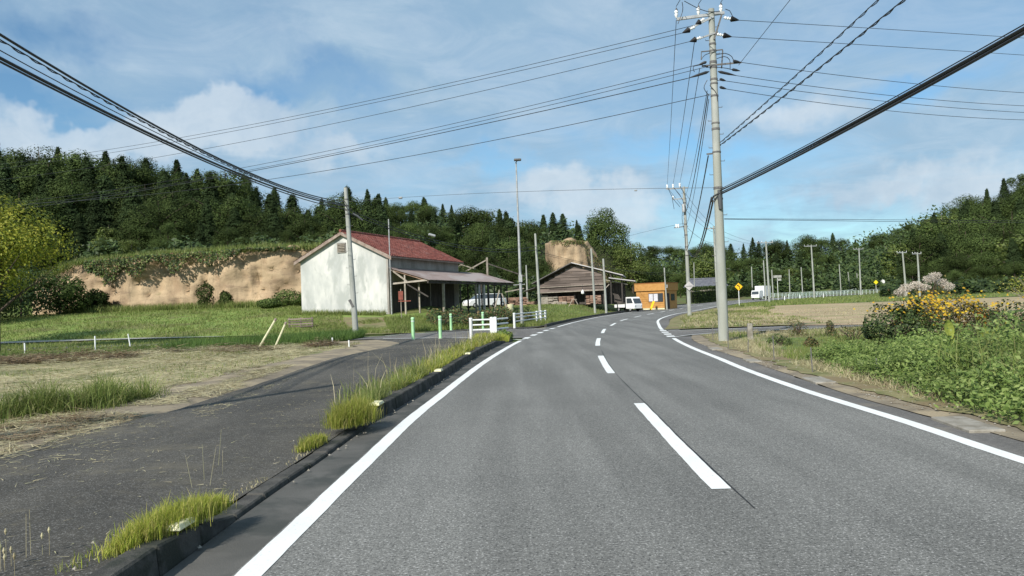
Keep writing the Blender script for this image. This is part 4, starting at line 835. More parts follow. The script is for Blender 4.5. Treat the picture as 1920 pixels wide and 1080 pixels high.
p = D(1178, 568, 95); kei_truck('pickup_truck', 'small white pickup truck parked between the barn and the orange hut', (p.x, 95, float(h(p.x, 95)) + .02), rad(38))
def car(name, label, loc, rz):
    t = thing(name, label, 'car', loc, rz)
    def sideprism(poly, x0, x1, tx=1.0): mb = MB(); n = len(poly); mb.add([(x0 * (tx if z > 1 else 1), y, z) for y, z in poly] + [(x1 * (tx if z > 1 else 1), y, z) for y, z in poly], [tuple(range(n)), tuple(range(n, 2 * n))[::-1]] + [(i, n + i, n + (i + 1) % n, (i + 1) % n) for i in range(n)]); return mb
    sideprism([(-1.85, .25), (-1.9, .6), (-1.7, .85), (-1.0, .98), (1.8, .98), (1.9, .7), (1.85, .25)], -.82, .82).build('body', M['carwhite'], t, bevel=.05)
    sideprism([(-1.0, .97), (-.35, 1.42), (1.3, 1.45), (1.75, .97)], -.76, .76, .86).build('cabin', M['glass'], t, bevel=.02)
    sideprism([(-.38, 1.43), (-.30, 1.5), (1.28, 1.52), (1.35, 1.44)], -.67, .67, 1).build('roof', M['carwhite'], t, bevel=.02)
    for s in (1, -1): MB().box((s * .6, -1.88, .66), (.3, .05, .14)).build('headlight', M['lens'], t); MB().box((s * .66, 1.88, .75), (.22, .05, .2)).build('tail_light', M['lampred'], t)
    wheels(t, [(.74, -1.15), (-.74, -1.15), (.74, 1.15), (-.74, 1.15)], .3); return t
p = D(903, 575, 84); car('parked_car', 'white car half hidden behind the posts of the lean-to', (p.x, 84, float(h(p.x, 84)) + .02), rad(-60))
p = D(921, 575, 88); car('parked_car', 'second white car parked right behind the first behind the lean-to', (p.x, 88, float(h(p.x, 88)) + .02), rad(-35))
tl = thing('box_truck', 'small white box truck coming round the far bend', 'truck', (D(1423, 561, 160).x, 160, float(zroad(0, 160)) + .005), rad(-42))
MB().box((0, 2.0, 1.75), (1.9, 3.3, 2.1)).build('cargo_box', M['white'], tl, bevel=.03); MB().box((0, .9, .5), (1.2, 5.2, .2)).build('chassis', M['black'], tl)
mb = MB(); poly = [(-1.7, .4), (-1.72, .95), (-1.45, 1.8), (-1.3, 1.9), (.2, 1.9), (.25, .4)]; n = 6
mb.add([(-.85, y, z) for y, z in poly] + [(.85, y, z) for y, z in poly], [tuple(range(n)), tuple(range(n, 2 * n))[::-1]] + [(i, n + i, n + (i + 1) % n, (i + 1) % n) for i in range(n)]); mb.build('cab', M['white'], tl, bevel=.03)
MB().add([(-.75, -1.70, 1.08), (.75, -1.70, 1.08), (.7, -1.50, 1.72), (-.7, -1.50, 1.72), (-.75, -1.64, 1.06), (.75, -1.64, 1.06), (.7, -1.44, 1.70), (-.7, -1.44, 1.70)], [(0, 1, 2, 3), (7, 6, 5, 4), (0, 4, 5, 1), (1, 5, 6, 2), (2, 6, 7, 3), (3, 7, 4, 0)]).build('windscreen', M['glass'], tl)
for s in (1, -1): MB().box((s * .62, -1.73, .72), (.26, .05, .16)).build('headlight', M['lens'], tl)
wheels(tl, [(.78, -1.0), (-.78, -1.0), (.78, 2.5), (-.78, 2.5)], .34)

# ---------------------------------------------------------------- wooden barn
bp = D(1075, 570, 95); bz = float(h(bp.x, 95)) - .02
ba = thing('barn', 'weathered open timber barn with low gable and grey horizontal boards', 'barn', (bp.x, 95, bz), rad(-10))
zA = 6.1 - bz; zLf, zRt, wL, wR = 3.75 - bz, 4.35 - bz, 4.9, 6.1
zroof = lambda x: zA + (zLf - zA) * (-x / wL) if x < 0 else zA + (zRt - zA) * (x / wR)
def slope(x0, x1, mt_, name, dz=0, y0=-.7, y1=9.5, th=.10):
    a, b = zroof(x0) + dz, zroof(x1) + dz; MB().prism([(x0, a), (x1, b), (x1, b + th), (x0, a + th)], y0, y1).build(name, M[mt_], ba)
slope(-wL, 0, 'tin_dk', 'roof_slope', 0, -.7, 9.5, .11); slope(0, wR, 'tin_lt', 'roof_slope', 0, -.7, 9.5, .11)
MB().prism([(-wL - 1.2, zLf - .85), (-wL + .9, zLf - .25), (-wL + .9, zLf - .17), (-wL - 1.2, zLf - .77)], .5, 6).build('lower_roof', M['tin_dk'], ba)
MB().prism([(4.4, zRt - .25), (7.5, zRt - .75), (7.5, zRt - .65), (4.4, zRt - .15)], -.9, 6).build('side_roof', M['tin_lt'], ba)
z = 1.55; k = 0
while z < zA - .3:
    hh = random.uniform(.26, .40); xl_ = -4.1 if z < 2.3 else -4.1 + (z - 2.3) * 1.9; xr_ = 3.7 if z < 3.2 else 3.7 - (z - 3.2) * 1.2
    while xl_ < 0 and zroof(xl_) < z + hh * .9: xl_ += .1
    while xr_ > 0 and zroof(xr_) < z + hh * .9: xr_ -= .1
    if xr_ - xl_ < .4: break
    cuts = sorted([xl_, xr_] + [random.uniform(xl_ + .8, xr_ - .8) for _ in range(2 if xr_ - xl_ > 4 else 0)])
    for a, b in zip(cuts[:-1], cuts[1:]):
        if b - a > .1:
            o = MB().box(((a + b) / 2, 0, 0), (b - a - .015, .05, hh + .03)).build('plank', M['wood'], ba, (0, -.02 - random.uniform(0, .05), z + hh / 2)); o.rotation_euler.x = rad(-9)
    z += hh; k += 1
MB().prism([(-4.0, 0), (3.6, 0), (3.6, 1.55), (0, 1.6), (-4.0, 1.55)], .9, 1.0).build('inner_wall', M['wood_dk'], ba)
MB().prism([(-4.3, 1.50), (3.9, 1.60), (3.9, 1.70), (-4.3, 1.60)], -.75, .1).build('awning', M['wood_lt'], ba)
MB().prism([(-4.3, 2.15), (4.0, 2.3), (4.0, 2.36), (-4.3, 2.21)], -.25, .1).build('awning', M['wood_lt'], ba)
for x in (-4.05, -2.0, .2, 1.5, 3.65): MB().beam((x, -.1, -.1), (x, -.1, 1.6), .14).build('post', M['wood_dk'], ba)
for x in (4.6, 5.9): MB().beam((x, -.3, -.1), (x, -.3, zroof(x)), .15).build('post', M['wood_dk'], ba)
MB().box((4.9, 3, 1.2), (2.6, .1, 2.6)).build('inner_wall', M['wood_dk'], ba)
MB().beam((3.7, -.2, 2.9), (6.6, -.2, 2.2), .10).build('brace', M['wood_lt'], ba); MB().beam((3.6, -.2, 1.5), (4.4, -.2, 2.3), .09).build('brace', M['wood_lt'], ba)
MB().box((-3.45, -.12, .62), (.85, .06, 1.25)).build('door_panel', M['slab'], ba)
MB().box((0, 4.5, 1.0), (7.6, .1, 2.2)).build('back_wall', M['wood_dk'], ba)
MB().beam((-4.6, 9.0, 0), (-4.6, 9.0, zLf), .15).build('post', M['wood_dk'], ba)
# timber stacked under the awning: three piles, each board a part
def pile(name, label, loc, rz, w, rows, cols, mt_, L=1.6, th=.13, messy=.03, group=None):
    t = thing(name, label, 'timber', loc, rz, group)
    for r_ in range(rows):
        for c_ in range(cols):
            lw = w / cols; ln = L * random.uniform(.85, 1.1)
            o = MB().box((0, 0, 0), (lw * .93, ln, th * .86)).build('board', M[mt_], t, (-w / 2 + lw * (c_ + .5) + random.uniform(-messy, messy), random.uniform(-.12, .12), th * (r_ + .5))); o.rotation_euler = (0, random.uniform(-messy, messy), random.uniform(-messy, messy))
    return t
def onb(x, y): v = Matrix.Rotation(rad(-10), 2) @ Vector((x, y)); return (bp.x + v.x, 95 + v.y, bz)
pile('timber_stack', 'grey boards stacked left under the barn awning beside the pale door panel', onb(-2.35, .0), rad(-10), 1.2, 8, 2, 'wood_lt')
pile('timber_stack', 'wide stack of dark red boards in the middle under the barn awning', onb(-.75, .1), rad(-10), 1.9, 8, 4, 'wood_red')
pile('timber_stack', 'brown boards stacked right of the barn doorway', onb(2.5, .1), rad(-10), 1.8, 8, 4, 'wood_red')
pile('timber_stack', 'low stack of brown planks at the left outside the barn', (bp.x - 7.2, 97, bz), rad(20), 3.0, 7, 5, 'wood_red', 2.0, .16, .08)
pile('timber_stack', 'loose planks lying left of the barn behind the bare pole', (bp.x - 5.4, 95.5, bz), rad(-15), 2.0, 4, 4, 'wood_red', 1.8, .14, .1)
pile('sawhorse_table', 'low grey board table on the grass before the barn', (bp.x - 1.9, 91.5, float(h(bp.x - 1.9, 91.5))), rad(-8), 1.8, 3, 3, 'wood_lt', .8, .12)
wl_ = thing('white_lantern', 'small white lamp hanging in front of the barn boards', 'lamp', onb(1.25, -.9)); MB().lathe([(.02, 1.75), (.16, 1.6), (.18, 1.3), (.10, 1.22)], n=12).build('shade', M['white'], wl_, smooth=True); MB().tube([(0, 0, 1.7), (0, .1, 2.4)], .015, 6).build('cord', M['wire'], wl_)

# ---------------------------------------------------------------- orange hut
op = D(1246, 571, 104); oz = float(h(op.x, 104)) - .03
oh = thing('orange_hut', 'small flat roofed orange hut with a projecting parapet and curtained window', 'hut', (op.x, 104, oz), rad(-30))
W_, L_, H_ = 3.9, 5.2, 3.55
MB().box((-W_ / 2, L_ / 2, H_ / 2 - .35), (W_, L_, H_ - .7)).build('wall', M['orange'], oh)
for k in range(7): MB().box((-W_ / 2, -.015, .38 + k * .30), (W_ - .02, .03, .27)).build('siding_board', M['orange'], oh)
MB().box((-W_ / 2, L_ / 2, H_ - .52), (W_ + .35, L_ + .35, 1.02)).build('parapet', M['orange'], oh, bevel=.02)
MB().box((-W_ / 2, L_ / 2, H_ + .01), (W_ + .45, L_ + .45, .08)).build('coping', M['orange_dk'], oh)
MB().box((-W_ / 2, -.02, .10), (W_ + .02, .05, .24)).build('plinth', M['pvc'], oh)
wf_ = MB().box((0, 0, 0), (2.0, .07, 1.15)).build('window', M['wood_dk'], oh, (-1.15, -.05, 1.62))
for k, (x, mt_) in enumerate(((-.66, 'curtain'), (0, 'curtain'), (.66, 'glass'))): MB().box((x, -.045, 0), (.56, .03, .98)).build('pane', M[mt_], wf_)
MB().box((.03, 1.5, 1.1), (.07, .9, 2.1)).build('door', M['wood_dk'], oh); MB().box((.03, 3.4, 1.6), (.07, 1.4, .9)).build('window', M['glass'], oh); MB().box((.22, .6, H_ - .45), (.12, .12, .4)).build('wall_lamp', M['white'], oh)
lb = thing('leaning_board', 'yellow board leaning against the front of the orange hut', 'board', (op.x - 2.0, 102.8, oz)); MB().beam((-.15, -.3, 0), (.55, .9, 1.15), .30, .04).build('board', M['yellow'], lb)

# ---------------------------------------------------------------- grey tiled house, hedges
gp = D(1325, 545, 172); gz0 = float(h(gp.x, 172))
gh = thing('tiled_house', 'low house with grey tiled hip roof behind the hedge', 'house', (gp.x, 172, gz0 - .3), rad(-6)); gh.scale = (.72, .8, .9)
MB().box((0, 2, 1.5), (11, 5.5, 3.4)).build('wall', M['slab'], gh)
mb = MB(); mb.add([(-6.3, -1.6, 3.0), (6.3, -1.6, 3.0), (6.3, 5.6, 3.0), (-6.3, 5.6, 3.0), (-4.6, 2, 4.9), (4.6, 2, 4.9)], [(0, 1, 5, 4), (1, 2, 5), (2, 3, 4, 5), (3, 0, 4), (3, 2, 1, 0)]); rf = mb.build('roof', M['slate'], gh)
for k in range(30): x = -6.0 + k * .41; t_ = 1 - abs(x) / 6.3; f = min(1, t_ * 3.2); MB().beam((x, -1.62, 3.05), (x * (1 - .12 * f), -1.6 + 3.6 * f, 3.05 + 1.9 * f), .08, .09).build('tile_row', M['slate'], rf)
MB().tube([(-4.7, 2, 4.98), (4.7, 2, 4.98)], .18, 8).build('ridge', M['slate'], gh)
MB().box((-3.0, -.8, 1.3), (2.2, .06, 1.4)).build('window', M['glass'], gh); MB().box((1.5, -.8, 1.3), (2.2, .06, 1.4)).build('window', M['glass'], gh)
def hedge(name, label, A, B, Hh, wd, n, mt_='broad', rag=.25):
    A, B = Vector(A), Vector(B); L = (B - A).length; d = (B - A) / L; nn = Vector((-d.y, d.x, 0)); t = thing(name, label, 'hedge', A)
    s = rng.uniform(0, 1, n); face = rng.uniform(0, 1, n); w = np.where(face < .45, -wd / 2, rng.uniform(-wd / 2, wd / 2, n)); zz_ = np.where(face < .45, rng.uniform(0, Hh, n), Hh) 
    lump = np.array([mnoise.noise(Vector((v * L * .5, 3.3, 0))) for v in s]); zz_ = zz_ * (1 + rag * lump) + rng.normal(0, .1, n); w = w + rng.normal(0, .12, n)
    C = np.array(d)[None] * (s * L)[:, None] + np.array(nn)[None] * w[:, None]; C[:, 2] = zz_ + (B.z - A.z) * s
    N = np.where((face < .45)[:, None], -np.array(nn)[None] + [0, 0, .4], [[0, 0, 1.]])
    V, Qd = leaves(C, N, rng.uniform(.7, 1.3, n) * .30); link('foliage', mesh_np(name, V, Qd, M[mt_]), t)
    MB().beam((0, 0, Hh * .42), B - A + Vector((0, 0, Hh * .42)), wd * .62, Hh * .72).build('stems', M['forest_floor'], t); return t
def gp_(px, Y): x = D(px, 560, Y).x; return (x, Y, float(h(x, Y)))
hedge('hedge', 'tall bushy dark hedge by the outside of the far bend', gp_(1292, 140), gp_(1350, 161), 2.7, 1.8, 5000)
hedge('hedge', 'lower clipped hedge between the road pole and the box truck', gp_(1352, 166), gp_(1416, 190), 2.0, 1.6, 4500)
bank = [( -7.2, 50.5), (-3.5, 51.5), (-1.2, 54), (1.4, 60)]
P = scatter([(-4.9, 48.9), (-2.4, 49.8), (-.4, 53), (1.6, 58)], [(-6.0, 54), (-3.5, 56.5), (-1.8, 59), (.4, 62)], 15000)
lz = np.array([.75 + .9 * mnoise.noise(Vector((p[0] * .9, p[1] * .9, 8))) for p in P])
V, Qd = leaves(P + np.stack([0 * P[:, 0], 0 * P[:, 0], rng.uniform(0, 1, len(P)) * np.clip(lz, .2, 2)], -1), np.tile([0, -.4, 1], (len(P), 1)), rng.uniform(.12, .24, len(P))); tag(link('bank_scrub', mesh_np('bank_scrub', V, Qd, [M['weed_dk'], M['brown_leaf']], (rng.uniform(0, 1, len(P)) < .35).astype(int))), kind='stuff')

# ---------------------------------------------------------------- posts and white railings
def bollard(label, px, py, topy):
    x, y = G(px, py); H_ = (py - topy) * y / F; t = thing('bollard', label, 'bollard', (x, y, 0), 0, 'green bollards at the side road')
    MB().lathe([(.075, -.1), (.075, H_ - .10), (.085, H_ - .08), (.085, H_ - .03), (.06, H_), (.0, H_ + .005)], n=14).build('post', M['green_post'], t, smooth=True)
    MB().lathe([(.079, H_ - .20), (.079, H_ - .15)], n=14).build('band', M['mint'], t, smooth=True); MB().lathe([(.11, -.01), (.11, .03), (.08, .035)], n=14).build('foot', M['concrete'], t)
bollard('green bollard nearest the sandy strip, left of the four', 775, 637.5, 595); bollard('green bollard in the near row beside the white railing', 826, 635.4, 592)
bollard('green bollard across the side road, left of its row', 846, 620, 588); bollard('green bollard rising behind the white railing', 906, 617, 585)
def railing(label, pts, H_, rails, zb=0.05, posts=None, panel=None):
    x0, y0 = pts[0]; t = thing('white_railing', label, 'railing', (x0, y0, zb))
    for p in (posts or pts): MB().lathe([(.075, -.15), (.075, H_ - .05), (.085, H_ - .03), (.06, H_), (0.0, H_ + .01)], n=12).build('post', M['white'], t, (p[0] - x0, p[1] - y0, 0), smooth=True)
    if panel: MB().box((panel[0] - x0, panel[1] - y0, .45), (.30, .05, .74)).build('panel', M['white'], t, bevel=.01)
    for a, b in zip(pts[:-1], pts[1:]):
        for z in rails: MB().tube([(a[0] - x0, a[1] - y0, z), (b[0] - x0, b[1] - y0, z)], .035, 8).build('rail', M['white'], t, smooth=True)
railing('short white railing at the near corner of the side road', [(-1.86, 34.56), (-.95, 34.7), (-.80, 34.9), (-.25, 36.4)], .88, (.34, .56, .78), posts=[(-1.86, 34.56), (-.95, 34.66), (-.80, 34.9)], panel=(-.88, 34.56))
railing('white railing beside the lamp post at the far corner', [(.07, 47.0), (1.61, 53.2), (2.35, 57.1)], .85, (.34, .58, .78), .08, posts=[(.07, 47.0), (1.61, 53.2), (1.95, 55.0), (2.35, 57.1)])


# ---------------------------------------------------------------- poles
def pole(name, label, base, top, r0, r1, cat='utility pole', group=None, mt_='pole', bolts=True, z=None):
    x, y = base; zb = float(h(x, y)) - .1 if z is None else z; t = thing(name, label, cat, (x, y, zb), 0, group); q = Vector(top) - Vector((x, y, zb))
    MB().tube([(0, 0, -.3), q * .5, q], [r0, (r0 + r1) / 2, r1], 14).build('shaft', M[mt_], t, smooth=True)
    if bolts:
        me = None; n = int((q.z - 2) / .45)
        for k in range(n):
            f = (2 + .45 * k) / q.z; c = q * f; s = 1 if k % 2 else -1; r = r0 + (r1 - r0) * f
            if me is None: o = MB().tube([(0, 0, 0), (.13, 0, 0), (.13, 0, .04)], .011, 6).build('step_bolt', M['steel_dk'], t); me = o.data
            else: o = link('step_bolt', me, t)
            o.location = c + Vector((s * (r - .01), 0, 0)); o.rotation_euler.z = 0 if s > 0 else math.pi
    return t
def band(t, c, r, hgt=.05, mt_='steel_dk'): MB().lathe([(r, -hgt / 2), (r + .012, -hgt / 2), (r + .012, hgt / 2), (r, hgt / 2)], c=c, n=14).build('band', M[mt_], t)
def pin(t, c, s=1.0, name='insulator'):
    MB().lathe([(.015 * s, -.10 * s), (.055 * s, -.02 * s), (.06 * s, .02 * s), (.03 * s, .05 * s), (.06 * s, .07 * s), (.055 * s, .12 * s), (.02 * s, .16 * s)], c=c, n=10).build(name, M['porcelain'], t, smooth=True)
def capsule(t, a, b, r, mt_='wire', name='dead_end_clamp'):
    a, b = Vector(a), Vector(b); d = b - a; MB().tube([a, a + d * .15, a + d * .55, b], [r * .25, r, r * .85, r * .15], 8).build(name, M[mt_], t, smooth=True)
P1Y = 26.13; P1 = (6.96, P1Y); top1 = D(1333.5, 17, P1Y); t1 = pole('utility_pole', 'tall concrete utility pole with many wires standing at the right roadside', P1, top1, .175, .10, z=-.05)
b1 = Vector(t1.location); e1 = lambda px, py, dy=0: D(px, py, P1Y + dy) - b1
MB().beam(e1(1269, 36), e1(1358, 24), .075, .09).build('crossarm', M['steel'], t1)
MB().beam(e1(1290, 55, -.1), e1(1338, 31, -.1), .05, .06).build('crossarm', M['steel'], t1)
MB().beam(e1(1353, 28, -.12), e1(1339, 74, -.12), .05, .05).build('brace', M['steel_dk'], t1)
MB().beam(e1(1312, 72, -.1), e1(1346, 60, -.1), .05, .05).build('crossarm', M['steel'], t1)
for px, py in ((1268, 28), (1309.5, 23), (1351.5, 18)): pin(t1, e1(px, py), 1.05); capsule(t1, e1(px + 1, py - 3), e1(px, py - 14), .05)
for (a, b_) in (((1321, 35), (1303, 47)), ((1304, 50), (1279, 62)), ((1315, 70), (1293, 78)), ((1357, 33), (1386, 38)), ((1343, 64), (1372, 69))):
    A_, B_ = e1(*a, -.1), e1(*b_, -.1); dv = B_ - A_
    MB().tube([A_, A_ + dv * .12, A_ + dv * .2, A_ + dv * .28, A_ + dv * .36, A_ + dv * .44], [.02, .06, .025, .06, .025, .055], 10).build('strain_insulator', M['porcelain'], t1, smooth=True)
    MB().tube([A_ + dv * .42, A_ + dv * .5, A_ + dv * .8, B_], [.05, .10, .05, .012], 10).build('insulator_cover', M['black'], t1, smooth=True)
MB().tube([e1(1315, 112), e1(1315, 97), e1(1355, 93), e1(1355, 95), e1(1353, 128)], .022, 6).build('wire_frame', M['steel_dk'], t1)
MB().beam(e1(1316, 124, -.1), e1(1390, 117, -.1), .04, .05).build('arm', M['steel_dk'], t1)
for a, b_ in (((1325, 116), (1310, 121)), ((1327, 123), (1322, 126)), ((1330, 134), (1289, 147)), ((1374, 114), (1390, 117)), ((1372, 130), (1388, 133)), ((1346, 134), (1382, 142)), ((1349, 148), (1362, 152)), ((1349, 163), (1363, 167))): capsule(t1, e1(*a, -.18), e1(*b_, -.18), .05)
for pts in ([(1342, 103), (1360, 100), (1372, 106), (1376, 114)], [(1344, 110), (1358, 106), (1368, 112), (1369, 129)], [(1340, 97), (1322, 103), (1316, 110)], [(1345, 126), (1362, 128), (1374, 131)], [(1318, 121), (1300, 125), (1302, 135)],
            [(1283, 2), (1310, 16), (1330, 22), (1350, 21)], [(1360, 17), (1368, 20), (1374, 32)], [(1279, 4), (1280, 20), (1271, 45)], [(1326, 150), (1320, 165), (1330, 180)], [(1331, 160), (1343, 175), (1346, 190)]):
    MB().tube(catmull([tuple(e1(a, b_, -.12)) for a, b_ in pts], .08), .012, 6).build('jumper', M['wire'], t1)
for py, hh in ((84, .06), (97, .06), (118, .08), (128, .06), (150, .06), (158, .05), (181, .06), (232, .05), (243, .07), (286, .05), (353, .08), (373, .05)):
    f = (640 - py) / 622; c = (Vector(top1) - b1) * f; band(t1, tuple(c), .175 - .075 * f, hh)
MB().beam(e1(1325, 289), e1(1347, 287), .04, .05).build('arm', M['steel_dk'], t1)
cg = MB(); cg.tube([e1(1348, 356, -.16), e1(1350, 375, -.17), e1(1351, 392, -.17)], [.05, .075, .06], 10); cg.build('cable_closure', M['wire_lt'], t1, smooth=True)
pt = D(1282, 350, 64); t2 = pole('utility_pole', 'concrete utility pole on the inside of the bend carrying a white diamond sign', (14.36, 64.0), pt, .17, .10)
b2 = Vector(t2.location); e2 = lambda px, py, dy=0: D(px, py, 64 + dy) - b2
MB().beam(e2(1249, 354.5), e2(1290, 352), .08, .10).build('crossarm', M['steel'], t2); MB().beam(e2(1262, 374), e2(1284, 372), .07, .08).build('crossarm', M['steel'], t2)
for px, py in ((1251, 351), (1262, 350), (1274.5, 348)): pin(t2, e2(px, py), 1.4)
for px, py in ((1262, 372), (1268, 425), (1272, 425)): pin(t2, e2(px, py), 1.3)
MB().beam(e2(1264, 427), e2(1290, 424), .06, .07).build('crossarm', M['steel_dk'], t2)
for py in (380, 392, 420, 440, 462, 478): f = (592 - py) / 242; band(t2, tuple((Vector(pt) - b2) * f), .17 - .07 * f, .10)
MB().lathe([(.0, 0), (.12, .02), (.13, .1), (.13, .6), (.1, .66), (0, .67)], c=tuple(e2(1282, 398, -.28)), n=12).build('transformer', M['steel'], t2, smooth=True)
for pts in ([(1252, 352), (1262, 372), (1275, 388)], [(1263, 352), (1275, 366), (1284, 385)], [(1275, 350), (1284, 366), (1290, 390)], [(1281, 390), (1279, 410), (1284, 440), (1286, 470)], [(1260, 370), (1264, 392)]):
    MB().tube(catmull([tuple(e2(a, b_, -.15)) for a, b_ in pts], .15), .018, 6).build('jumper', M['wire'], t2)
# sign held by the pole
sg = D(1292, 536, 63.75); ds = thing('diamond_sign', 'white diamond sign seen from behind on the bend pole', 'sign', sg)
MB().add([(.38, 0, 0), (0, 0, .38), (-.38, 0, 0), (0, 0, -.38), (.38, .02, 0), (0, .02, .38), (-.38, .02, 0), (0, .02, -.38)], [(0, 1, 2, 3), (7, 6, 5, 4), (0, 4, 5, 1), (1, 5, 6, 2), (2, 6, 7, 3), (3, 7, 4, 0)]).build('plate', M['tin_lt'], ds); MB().box((0, -.02, 0), (.5, .03, .05)).build('bracket', M['steel'], ds)
pl_ = D(648, 352, 42); t3 = pole('utility_pole', 'leaning concrete utility pole in front of the white gable wall', G(668, 632), pl_, .165, .105)
b3 = Vector(t3.location); e3 = lambda px, py, dy=0: D(px, py, 42 + dy) - b3
for py in (372, 384, 392, 400): f = (632 - py) / 282; band(t3, tuple((Vector(pl_) - b3) * f), .165 - .06 * f, .07)
MB().beam(e3(655, 562, -.15), e3(662, 575, -.15), .10, .12).build('bracket', M['steel_dk'], t3)
mb = MB(); mb.tube([e3(661, 400, -.1), e3(670, 405, -.1), e3(680, 413, -.1)], [.04, .06, .04], 10); mb.build('cable_closure', M['wire_lt'], t3, smooth=True)
# lamp post
lp = G(979, 613); tt = D(967.5, 304, lp[1]); t4 = pole('street_lamp', 'slender tall steel lamp post with a small lamp head beside the far railing', lp, tt, .11, .04, 'street lamp', mt_='steel', bolts=False)
q = Vector(tt) - Vector(t4.location); MB().tube([q, q + Vector((.12, -.2, .08))], .03, 8).build('arm', M['steel'], t4)
MB().box(tuple(q + Vector((.10, -.25, .10))), (.46, .34, .12)).build('lamp_head', M['steel_dk'], t4, bevel=.03)
MB().box(tuple(q * .30 + Vector((0, -.13, 0))), (.22, .12, .45)).build('control_box', M['steel'], t4)
MB().beam(tuple(q * .26 + Vector((-.45, 0, .02))), tuple(q * .26 + Vector((.28, 0, .05))), .04).build('bracket', M['steel'], t4)
G1 = 'bare concrete poles near the barn'; G2 = 'utility poles along the far road'; G3 = 'small far poles before the wood'
def spole(lb, px, py, tx, ty, Y, r0=.15, r1=.09, group=None, arm=0, name='utility_pole', cat='utility pole', mt_='pole', ins=False):
    x = D(px, py, Y).x; tp = D(tx, ty, Y); t = pole(name, lb, (x, Y), tp, r0, r1, cat, group, mt_, False); b = Vector(t.location); T = Vector(tp) - b
    if arm:
        MB().beam(T + Vector((-arm, 0, -.25)), T + Vector((arm * .75, 0, -.25)), .10, .12).build('crossarm', M['steel'], t)
        for s in (-.95, -.45, .7): pin(t, tuple(T + Vector((arm * s, 0, -.08))), .8)
    return t, b, T
spole('bare grey pole between the lamp post and the barn', 1013, 588, 1003.5, 438, 67, .13, .085, G1); spole('thin short pole in front of the barn, left of the lamp post pair', 989, 560, 986.5, 497, 100, .12, .08, G1)
spole('taller of the two bare poles on the grass before the barn', 1116, 584, 1108.5, 466, 85, .13, .10, G1); spole('shorter of the two bare poles on the grass before the barn', 1137, 585, 1131, 485, 84, .13, .10, G1)
spole('bare pole at the right corner of the orange hut', 1250.5, 573, 1245.5, 502, 100, .10, .08, G1); spole('thin lamp pole rising before the grey tiled roof', 1302, 552, 1301, 492, 150, .10, .07, G1)
t5, b5, T5 = spole('concrete pole half hidden behind the tall roadside pole', 1347, 581, 1338, 424, 92, .17, .10, G2, 1.1)
farp = [(1443, 569, 1436, 452, 128, 1.5, 'first armed pole along the far field edge, right of the box truck'), (1527, 556, 1521, 459, 152, 1.4, 'second armed pole along the far field edge'), (1614, 547, 1610.5, 465, 178, 1.3, 'third armed pole, standing over the mint railing'),
        (1699, 536, 1692, 471, 138, 1.0, 'fourth armed pole, left of the closing pair'), (1724, 533, 1720, 473, 136, 0.9, 'last armed pole above the pink plumes')]
FP = [spole(lb_, px, py, tx, ty, Y, .19, .12, G2, arm) for px, py, tx, ty, Y, arm, lb_ in farp]
smallp = [(1411, 548, 1409, 500, 185), (1436, 561, 1431.5, 488, 150), (1450, 562, 1447, 506, 150), (1505, 548, 1502, 501, 190), (1577, 543, 1573.5, 496, 205), (1594, 541, 1590, 510, 215), (1609, 541, 1606.5, 512, 218), (1648, 540, 1645.5, 511, 222), (1659, 538, 1657.5, 510, 224), (1678, 520, 1676, 474, 235), (1481, 549, 1479.5, 505, 195)]
for k_, (px, py, tx, ty, Y) in enumerate(sorted(smallp)): spole('thin pale far pole before the wood, ' + (ORD + ['last of the row'])[k_], px, py, tx, ty, Y, .14, .10, G3)
# off-frame supports of the cables (their shadows and wires reach into the picture)
tA = pole('utility_pole', 'concrete pole left of the camera whose shadow crosses the sidewalk', (-9.1, 4.2), (-9.15, 4.1, 8.7), .16, .10)
tB = pole('utility_pole', 'concrete pole behind the camera on the right carrying the thick cables', (8.2, -12), (8.2, -12, 12.6), .17, .10)

# ---------------------------------------------------------------- wires: each span is a thing
def wire(label, A, B, r=.013, via=None, sag=None, name='wire', group=None, mt_='wire', n=28, cat='cable', twist=False):
    A, B = Vector(A), Vector(B)
    def cur(s): return [A + (B - A) * (k / n) - Vector((0, 0, s * 4 * (k / n) * (1 - k / n))) for k in range(n + 1)]
    if via is not None:
        lo, hi = -2.0, 6.0
        def yat(s):
            pp = [PX(p) for p in cur(s) if p.y > .5]; best = min(range(len(pp) - 1), key=lambda i: 0 if (pp[i][0] - via[0]) * (pp[i + 1][0] - via[0]) <= 0 else min(abs(pp[i][0] - via[0]), abs(pp[i + 1][0] - via[0])) + 1)
            a, b = pp[best], pp[best + 1]; f = (via[0] - a[0]) / (b[0] - a[0] + 1e-9); return a[1] + (b[1] - a[1]) * min(max(f, 0), 1)
        for _ in range(30):
            md = (lo + hi) / 2
            if yat(md) < via[1]: lo = md
            else: hi = md
        sag = (lo + hi) / 2
    pts = cur(sag or 0); mid = A; mb = MB(); r *= .85; mb.tube([p - mid for p in pts], r * (.7 if twist else 1), 6)
    if twist:
        m_ = 360; q = [A + (B - A) * (k / m_) - Vector((0, 0, (sag or 0) * 4 * (k / m_) * (1 - k / m_))) - mid for k in range(m_ + 1)]
        mb.tube([p + Vector((math.cos(k * 1.25) * .018, 0, math.sin(k * 1.25) * .018 - .015)) for k, p in enumerate(q)], r * .7, 5)
    o = mb.build(name, M[mt_], None, A, smooth=True); tag(o, label, cat, group); return o
def hang(label, p, r=.07, L=.3, d=(1, 0, 0), mt_='steel'):
    t = thing('cable_closure', label, 'cable box', p); d = Vector(d).normalized(); MB().tube([-d * L / 2, -d * L * .4, d * L * .4, d * L / 2], [r * .4, r, r, r * .4], 10).build('case', M[mt_], t, smooth=True)
Q1 = lambda px, py, dy=0: D(px, py, P1Y + dy); Q2 = lambda px, py, dy=0: D(px, py, 64 + dy); Q3 = lambda px, py: D(px, py, 42)
